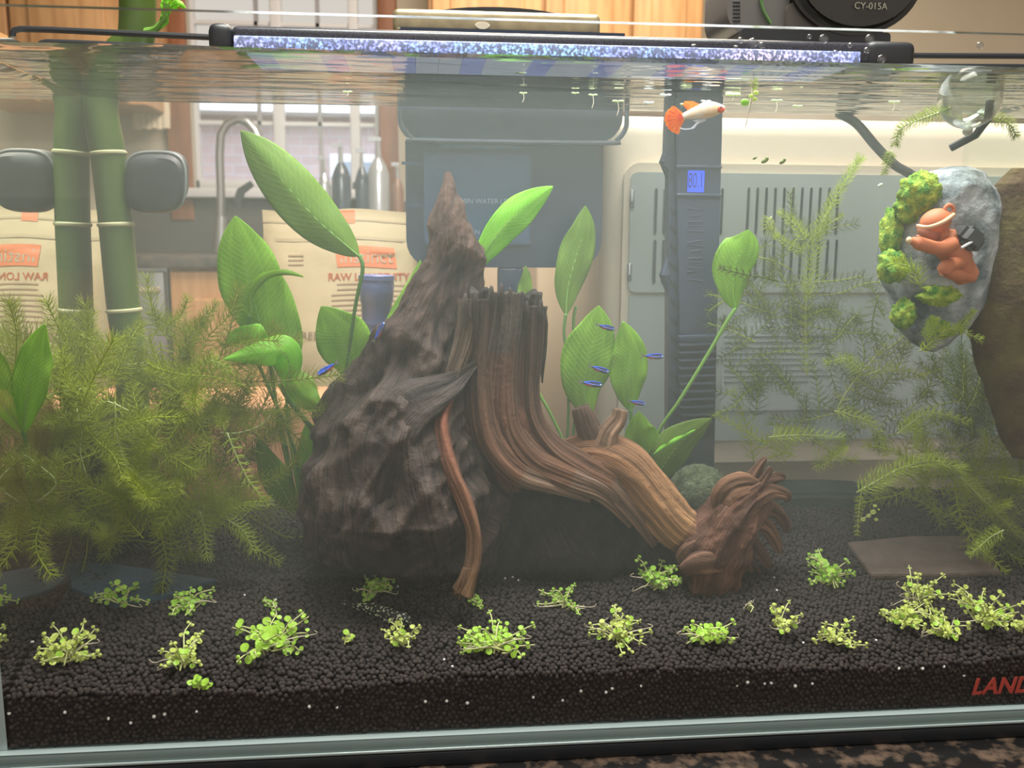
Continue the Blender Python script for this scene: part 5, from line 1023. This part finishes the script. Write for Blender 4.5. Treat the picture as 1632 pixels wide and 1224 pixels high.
RS = [('tall dense foxtail sprig pointing up right in front of the grey appliance', [(1288,480,.13),(1292,420,.13),(1312,355,.13),(1340,300,.13),(1369,256,.13)], 26, 7, 'hw_b'),
 ('feathery side shoot pointing up left from the tall foxtail sprig', [(1285,385,.13),(1268,360,.128),(1245,340,.127)], 18, 7, 'hw_b'),
 ('second feathery side shoot lower left on the tall foxtail sprig', [(1285,400,.13),(1262,392,.128),(1240,378,.127)], 16, 7, 'hw_b'),
 ('feathery shoot curving right from the tall foxtail sprig', [(1290,385,.13),(1310,365,.128),(1340,345,.127)], 16, 7, 'hw'),
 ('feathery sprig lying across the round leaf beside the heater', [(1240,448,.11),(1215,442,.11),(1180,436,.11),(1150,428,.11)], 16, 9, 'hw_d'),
 ('upright feathery sprig hanging straight below the tall foxtail', [(1286,600,.14),(1285,560,.14),(1284,510,.14),(1286,460,.14)], 22, 12, 'hw'),
 ('yellow green feathery rosette in front of the mossy rock', [(1468,460,.05),(1460,435,.05),(1448,425,.05),(1425,418,.05)], 28, 7, 'hw_b'),
 ('feathery sprig hooking across the foot of the mossy rock', [(1465,560,.055),(1482,548,.055),(1505,528,.055),(1525,525,.055),(1560,540,.055)], 20, 8, 'hw_b'),
 ('short feathery shoot rising from the hooked sprig below the rock', [(1520,530,.055),(1535,518,.055),(1550,498,.055)], 16, 7, 'hw_b'),
 ('small green rosette on the lower face of the mossy rock', [(1480,545,.056),(1483,525,.056),(1488,512,.056)], 22, 6, 'hw_b'),
 ('long thin stemmed sprig slanting up right in the right hand plants', [(1335,650,.11),(1355,615,.11),(1378,588,.11),(1402,560,.11),(1425,530,.11)], 18, 15, 'hw'),
 ('feathery sprig fanning left from the long thin stem', [(1376,592,.11),(1360,582,.11),(1345,572,.11),(1320,577,.11)], 22, 8, 'hw_b'),
 ('feathery sprig reaching right from the long thin stem', [(1376,600,.11),(1405,590,.11),(1440,590,.11),(1470,600,.11)], 24, 9, 'hw'),
 ('straight feathery sprig lying level above the root end', [(1225,697,.12),(1260,694,.12),(1300,694,.12),(1340,698,.12)], 26, 10, 'hw_b'),
 ('feathery sprig drooping right above the level sprig', [(1330,655,.11),(1365,665,.11),(1395,682,.11),(1410,722,.11)], 22, 9, 'hw_b'),
 ('feathery sprig arching over toward the right glass', [(1430,692,.09),(1455,672,.09),(1485,657,.09),(1540,672,.09)], 22, 9, 'hw_b'),
 ('short bright drooping tip below the arching sprig', [(1462,680,.09),(1462,695,.09),(1460,712,.09)], 12, 4, 'hw_b'),
 ('large bright feathery fan spreading above the dark green stone', [(1365,785,.08),(1400,765,.08),(1440,745,.08),(1485,735,.08),(1530,748,.08)], 34, 8, 'hw_b'),
 ('thin feathery sprig hanging beside the small round leaves', [(1372,786,.08),(1370,805,.08),(1368,825,.08),(1366,850,.08)], 12, 7, 'hw'),
 ('bright yellow feathery tip lying on the brown reflection slab', [(1600,845,.06),(1580,855,.06),(1565,868,.06),(1548,882,.06)], 22, 6, 'hw_b'),
 ('feathery sprig trailing right along the dark stone edge', [(1530,760,.08),(1560,790,.08),(1590,820,.08),(1620,850,.08)], 26, 9, 'hw'),
 ('floating sprig with broad tufts hooking down left of the glass ball', [(1515,172,.09),(1490,182,.09),(1462,192,.09),(1436,205,.09),(1428,228,.09)], 20, 5, 'hw'),
 ('floating sprig with broad tufts bending right of the glass ball', [(1565,182,.09),(1590,190,.09),(1610,200,.09),(1618,215,.09)], 20, 5, 'hw'),
 ('short feathery sprig hanging below the floating tufts', [(1422,240,.1),(1416,255,.1),(1410,275,.1)], 14, 6, 'hw'),
 ('feathery tip peeping out left of the foxtail at mid height', [(1230,345,.15),(1222,360,.15),(1235,375,.15)], 18, 7, 'hw'),
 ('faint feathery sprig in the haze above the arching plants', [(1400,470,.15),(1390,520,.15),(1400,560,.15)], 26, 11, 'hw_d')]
for lab, pts, nl, gp_, m_ in LS: sprig(lab, pts, nl, gp_, m_, grp='feathery sprigs at the left end')
for lab, pts, nl, gp_, m_ in RS: sprig(lab, pts, nl, gp_, m_, grp='feathery sprigs at the right end')
# ------------------------------------------------------------------ low carpet plants on the soil
M['cp'] = mat('carpet_leaf', (.36, .62, .06), .45, trans=.35); M['cp_b'] = mat('carpet_leaf_bright', (.52, .80, .10), .45, trans=.35); M['cp_y'] = mat('carpet_leaf_yellow', (.66, .76, .18), .45, trans=.35); M['cs'] = mat('carpet_stem', (.60, .64, .26), .5); M['root'] = mat('pale_root', (.68, .60, .42), .6)
rl = MB(); n = 12; vs = [(0, 0, 0)]+[(math.cos(2*math.pi*i/n), math.sin(2*math.pi*i/n)*.92, .16+.10*math.cos(4*math.pi*i/n)) for i in range(n)]; vs2 = [(x, y, z-.05) for x, y, z in vs]
rl.add(vs+vs2, [(0, 1+i, 1+(i+1) % n) for i in range(n)]+[(n+1, n+2+(i+1) % n, n+2+i) for i in range(n)]+[(1+i, n+2+i, n+2+(i+1) % n, 1+(i+1) % n) for i in range(n)])
LM = {}
for k_ in ('cp', 'cp_b', 'cp_y'):
    me = rl.mesh('leaf_disc'); me.materials.append(M[k_]); LM[k_] = me
def clump(px, py, wp, hp, lab, nst, mk, leafpx=7, roots=2, seed=0, bare=False, name='carpet_plant'):
    q = on_soil(px, py+hp*.10); rnd = random.Random(seed*7+3); s_ = S(q.y); t = thing(name, lab, 'plant', q, 'low round leaved plants on the soil'); st = MB(); small = MB(); rt_ = MB(); nlf = 0
    W_ = wp*s_/2; Hh = hp*s_
    for k in range(nst):
        an = rnd.uniform(0, 2*math.pi); ex = math.cos(an)*W_*rnd.uniform(.6, 1.12); ey = math.sin(an)*Hh*1.05*rnd.uniform(.2, 1); hz = Hh*rnd.uniform(.06, .75)
        p0 = q+Vector((ex*rnd.uniform(-.5, .3), ey*rnd.uniform(-.4, .4), .001)); p3 = q+Vector((ex, ey, hz)); p3.z = max(p3.z, soil_z(p3.x, p3.y)+.003)
        p1 = p0.lerp(p3, .33)+Vector((0, 0, rnd.uniform(0, .004))); p2 = p0.lerp(p3, .66)+Vector((rnd.uniform(-.002, .002), 0, rnd.uniform(0, .004)))
        c = spline([p0, p1, p2, p3], 14); c = [Vector((v.x, max(.003, v.y), max(v.z, soil_z(v.x, v.y)+.0008))) for v in c]; st.tube(c, [.00055*(1-.4*i/14) for i in range(15)], 6)
        for i in (range(4+k % 3, 15, 4 if leafpx > 5 else 3) if not bare else ()):
            tg = (c[min(i+1, 14)]-c[i-1]).normalized(); sd_ = tg.cross(Vector((rnd.uniform(-.4, .4), -1, rnd.uniform(-.4, .4)))).normalized(); r = leafpx*s_*rnd.uniform(.45, .95)*.9*(1 if i < 12 else .7)
            for s in (-1, 1):
                o3 = c[i]+sd_*s*r*1.25; nrm = (sd_*rnd.uniform(-.3, .3)+Vector((rnd.uniform(-.5, .5), -rnd.uniform(.3, 1.1), rnd.uniform(.4, 1)))).normalized(); rot = nrm.to_track_quat('Z', 'Y'); Mx = Matrix.Translation(o3) @ rot.to_matrix().to_4x4() @ Matrix.Diagonal((r, r, r, 1))
                st.tube([c[i], o3], .00028, 4, caps=False)
                if r > 3.9*s_:
                    o = bpy.data.objects.new('leaf', LM[mk if rnd.random() > .25 else 'cp_b']); C.objects.link(o); o.parent = t; o.matrix_parent_inverse = Matrix.Translation(-t.location); o.matrix_basis = Mx; nlf += 1
                else: small.add([Mx @ Vector(v) for v in rl.v], rl.f)
    for k in range(roots):
        an = rnd.uniform(0, 6.28); e_ = q+Vector((math.cos(an)*W_*1.1, math.sin(an)*W_*.3-.002, rnd.uniform(.0, .5)*Hh)); e_.z = max(e_.z, soil_z(e_.x, e_.y)+.001)
        pp = spline([q+Vector((0, 0, .003)), q.lerp(e_, .5)+Vector((0, -.002, rnd.uniform(.001, .005))), e_, e_+Vector((rnd.uniform(-.003, .003), 0, .002))], 12); rt_.tube([Vector((v.x, max(.002, v.y), max(v.z, soil_z(v.x, v.y)+.0005))) for v in pp], [.00036]*6+[.00022]*7, 5)
    obj('stems', st, M['cs'], t, auto=False)
    if small.v: obj('small_leaves', small, M[mk], t, auto=False, recalc=False, kind='stuff')
    if rt_.v: obj('roots', rt_, M['root'], t, auto=False)
    return t
CL = [(195,962,108,46,'low green plant sprawling on the dark blue reflection slab at the back left',9,'cp',6,1),(303,968,80,48,'compact low green plant beside the blue reflection slab with a pale root pointing left',12,'cp',6,2),
 (110,1048,92,84,'dense yellow green plant nearest the left front corner',20,'cp_y',7,2),(292,1055,84,78,'low plant with a looping white root at the left front',11,'cp_y',6,4),
 (322,1098,36,26,'four round bright leaves lying just below the looping root plant',3,'cp_b',9,0),(425,1032,150,78,'wide open plant with large round bright leaves left of centre',13,'cp_b',10,3),
 (440,975,60,70,'thin leaning stem rising from the wide open plant',2,'cp',5,1),(592,946,76,58,'green plant against the driftwood foot above the spotted catfish',12,'cp',6,2),(637,1025,62,54,'low plant just below the spotted catfish',10,'cp_y',6,3),
 (551,1027,20,26,'tiny two leaved seedling left of the catfish plant',2,'cp_y',7,0),(765,966,42,36,'small plant sprig below the curving pale root',4,'cp',5,1),(790,1032,138,72,'broad bushy green plant at the front centre',24,'cp_b',7,3),
 (900,965,92,52,'airy pale plant right of the hanging root with trailing white roots',9,'cp',5,4),(1044,932,86,76,'leafy green plant in front of the root end',16,'cp',6,2),(982,1014,122,74,'wide leafy plant right of the front centre',18,'cp_y',6,4),
 (1124,1020,116,52,'low wide green plant below the root end',15,'cp_b',7,2),(1190,968,18,42,'nearly bare brown stem standing in the soil right of the root end',2,'cp_y',4,3),(1246,1002,54,76,'upright thin plant with two tufts right of the low wide plant',8,'cp_y',6,3),
 (1338,1022,94,52,'low curved green plant with one arm reaching right',11,'cp_y',6,2),(1322,926,76,68,'dark green round plant on the soil before the brown reflection slab',14,'cp',7,3),(1462,955,96,74,'tall airy plant at the right with a thin stem sticking up',14,'cp_y',6,4),
 (1438,990,80,60,'bushy yellow green plant below the tall airy plant',16,'cp_y',7,2),(1505,1008,86,60,'open yellow green plant with long stems at the right front',11,'cp_y',7,3),(1565,985,96,90,'large dense yellow plant near the right front corner',22,'cp_y',7,5),(1628,1005,30,50,'plant cut by the right edge of the view',6,'cp_y',6,1)]
for i, (a, b, w_, h_, lab, ns, mk, lp, nr_) in enumerate(CL): clump(a, b, w_, h_, lab, ns, mk, lp, nr_, seed=i, bare=(i == 16))
# loose round leaves by the dark stone
lo_ = thing('loose_leaf_sprig', 'small sprig of round pale leaves lying on the dark green stone', 'plant', P(1385, 830, .125)); st = MB(); st.tube([P(1372, 828, .12), P(1385, 822, .12), P(1394, 812, .12)], .0005, 5); obj('stem', st, M['cs'], lo_)
for a, b, r in ((1391, 816, 6), (1384, 822, 5), (1375, 828, 5), (1394, 806, 4), (1400, 812, 3), (1396, 828, 4)):
    o = bpy.data.objects.new('leaf', LM['cp_y']); C.objects.link(o); o.parent = lo_; o.matrix_parent_inverse = Matrix.Translation(-lo_.location); r *= S(.12); o.matrix_basis = Matrix.Translation(P(a, b, .12)) @ Vector((rr.uniform(-.3, .3), -.8, .6)).to_track_quat('Z', 'Y').to_matrix().to_4x4() @ Matrix.Diagonal((r, r*.8, r, 1))
# ------------------------------------------------------------------ floating plants and bits
fl_lab = ['tiny four lobed floating plant left of the filter', 'tiny floating plant high in front of the filter', 'tiny floating plant with one hanging root in front of the filter', 'pair of small floating leaves stacked before the filter', 'tiny floating plant with a long straight root', 'wide tiny floating plant at the filter edge',
          'small pale floating plant left of the guppy', 'bright white floating plant beside the heater top', 'green leaf floating just behind the guppy fin', 'small floating plant above the guppy back', 'narrow floating plant right of the guppy', 'faint floating plant pair before the cream wall', 'small floating plant left of the air hose', 'small lobed floating plant below the faint pair']
for i, (a, b, r, rl_) in enumerate([(554,146,7,6),(829,116,7,0),(834,148,6,14),(917,148,6,0),(945,151,7,20),(985,161,9,22),(1034,163,8,0),(1061,151,9,0),(1093,166,9,0),(1125,161,8,12),(1168,151,12,8),(1238,160,9,18),(1425,162,9,14),(1271,169,8,0)]):
    Yq = .10; q = P(a, b, Yq); t = thing('floating_plant', fl_lab[i], 'floating plant', q, 'tiny floating plants under the surface'); s_ = S(Yq); big = max(2, min(4, r//2))
    mb = MB()
    for k in range(3):
        r_ = r*s_*.5; mb.ball(q+Vector(((k-1)*r*.55*s_, (k % 2)*.002, 0)), (r_, r_, r_*.35), n=6)
    obj('leaves', mb, mat('floater_%d' % i, (.55, .62, .30) if i not in (6, 7, 9) else (.75, .82, .75), .5, trans=.3), t)
    if rl_:
        mb = MB(); mb.tube([q, q+Vector((.0005, 0, -rl_*s_*.6)), q+Vector((-.0005, 0, -rl_*s_))], .00022, 5); obj('hanging_root', mb, M['root'], t)
hs = thing('hanging_stem', 'thin brown stem with small leaves hanging from the surface right of the guppy', 'plant', P(1194, 118, .08)); mb = MB(); hp_ = [P(x, y, .08) for x, y in ((1197, 124), (1199, 145), (1196, 165), (1192, 185), (1188, 202))]; mb.tube(spline(hp_, 16), [.0006]*10+[.0003]*7, 6); obj('stem', mb, M['root'], hs)
for a, b, r in ((1202, 132, 4), (1203, 140, 4), (1205, 148, 4.5), (1197, 153, 4), (1203, 158, 4), (1187, 163, 7), (1205, 128, 3)):
    mb = MB(); mb.ball(P(a, b, .079), (r*S(.08), r*S(.08)*.5, r*S(.08)*.8), n=6); obj('leaf', mb, M['cp'] if r == 7 else M['cp_y'], hs)
for a, b, r, lab in ((1203, 252, 4, 'smallest of the three drifting leaf bits'), (1219, 256, 7, 'two lobed green leaf bit drifting in the middle of three'), (1247, 258, 6, 'green leaf bit drifting nearest the foxtail sprig'), (1403, 295, 5, 'small white flake drifting left of the mossy rock')):
    mb = MB(); s_ = S(.09); mb.ball(P(a, b, .09), (r*s_, r*s_*.4, r*s_*.5), n=6, rot=Euler((0, -.5, 0))); 
    if r > 5: mb.ball(P(a+3, b-3, .09), (r*s_*.5, r*s_*.4, r*s_*.5), n=6)
    obj('drifting_leaf', mb, M['white'] if 'white' in lab else mat('drift_%d' % a, (.18, .22, .04), .6), label=lab, cat='leaf', group='bits drifting in the water')
# droplets on the front glass above the water
M['drop'] = glassy('water_drop', .10, .95, .35, .95, tint=(.80, .82, .86), rough=.05)
DR = [(1173, 77, 5), (1180, 64, 5), (1200, 68, 8), (1214, 72, 5), (1106, 76, 6), (1313, 62, 8), (1386, 62, 8), (1382, 80, 5), (1405, 94, 7), (1562, 72, 6), (1355, 72, 4), (1340, 85, 4), (549, 66, 5), (1290, 58, 4), (1331, 84, 4)]
for i, (a, b, r) in enumerate(DR):
    mb = MB(); s_ = S(-.005); mb.ball(P(a, b, -.0052), (r*s_, .0009, r*s_*.9), n=8)
    obj('water_drop', mb, M['drop'], label='water droplet on the front glass above the water, ' + ordn(sorted(g_[0] for g_ in DR).index(a)) + ' from the left', cat='droplet', group='droplets on the front glass')
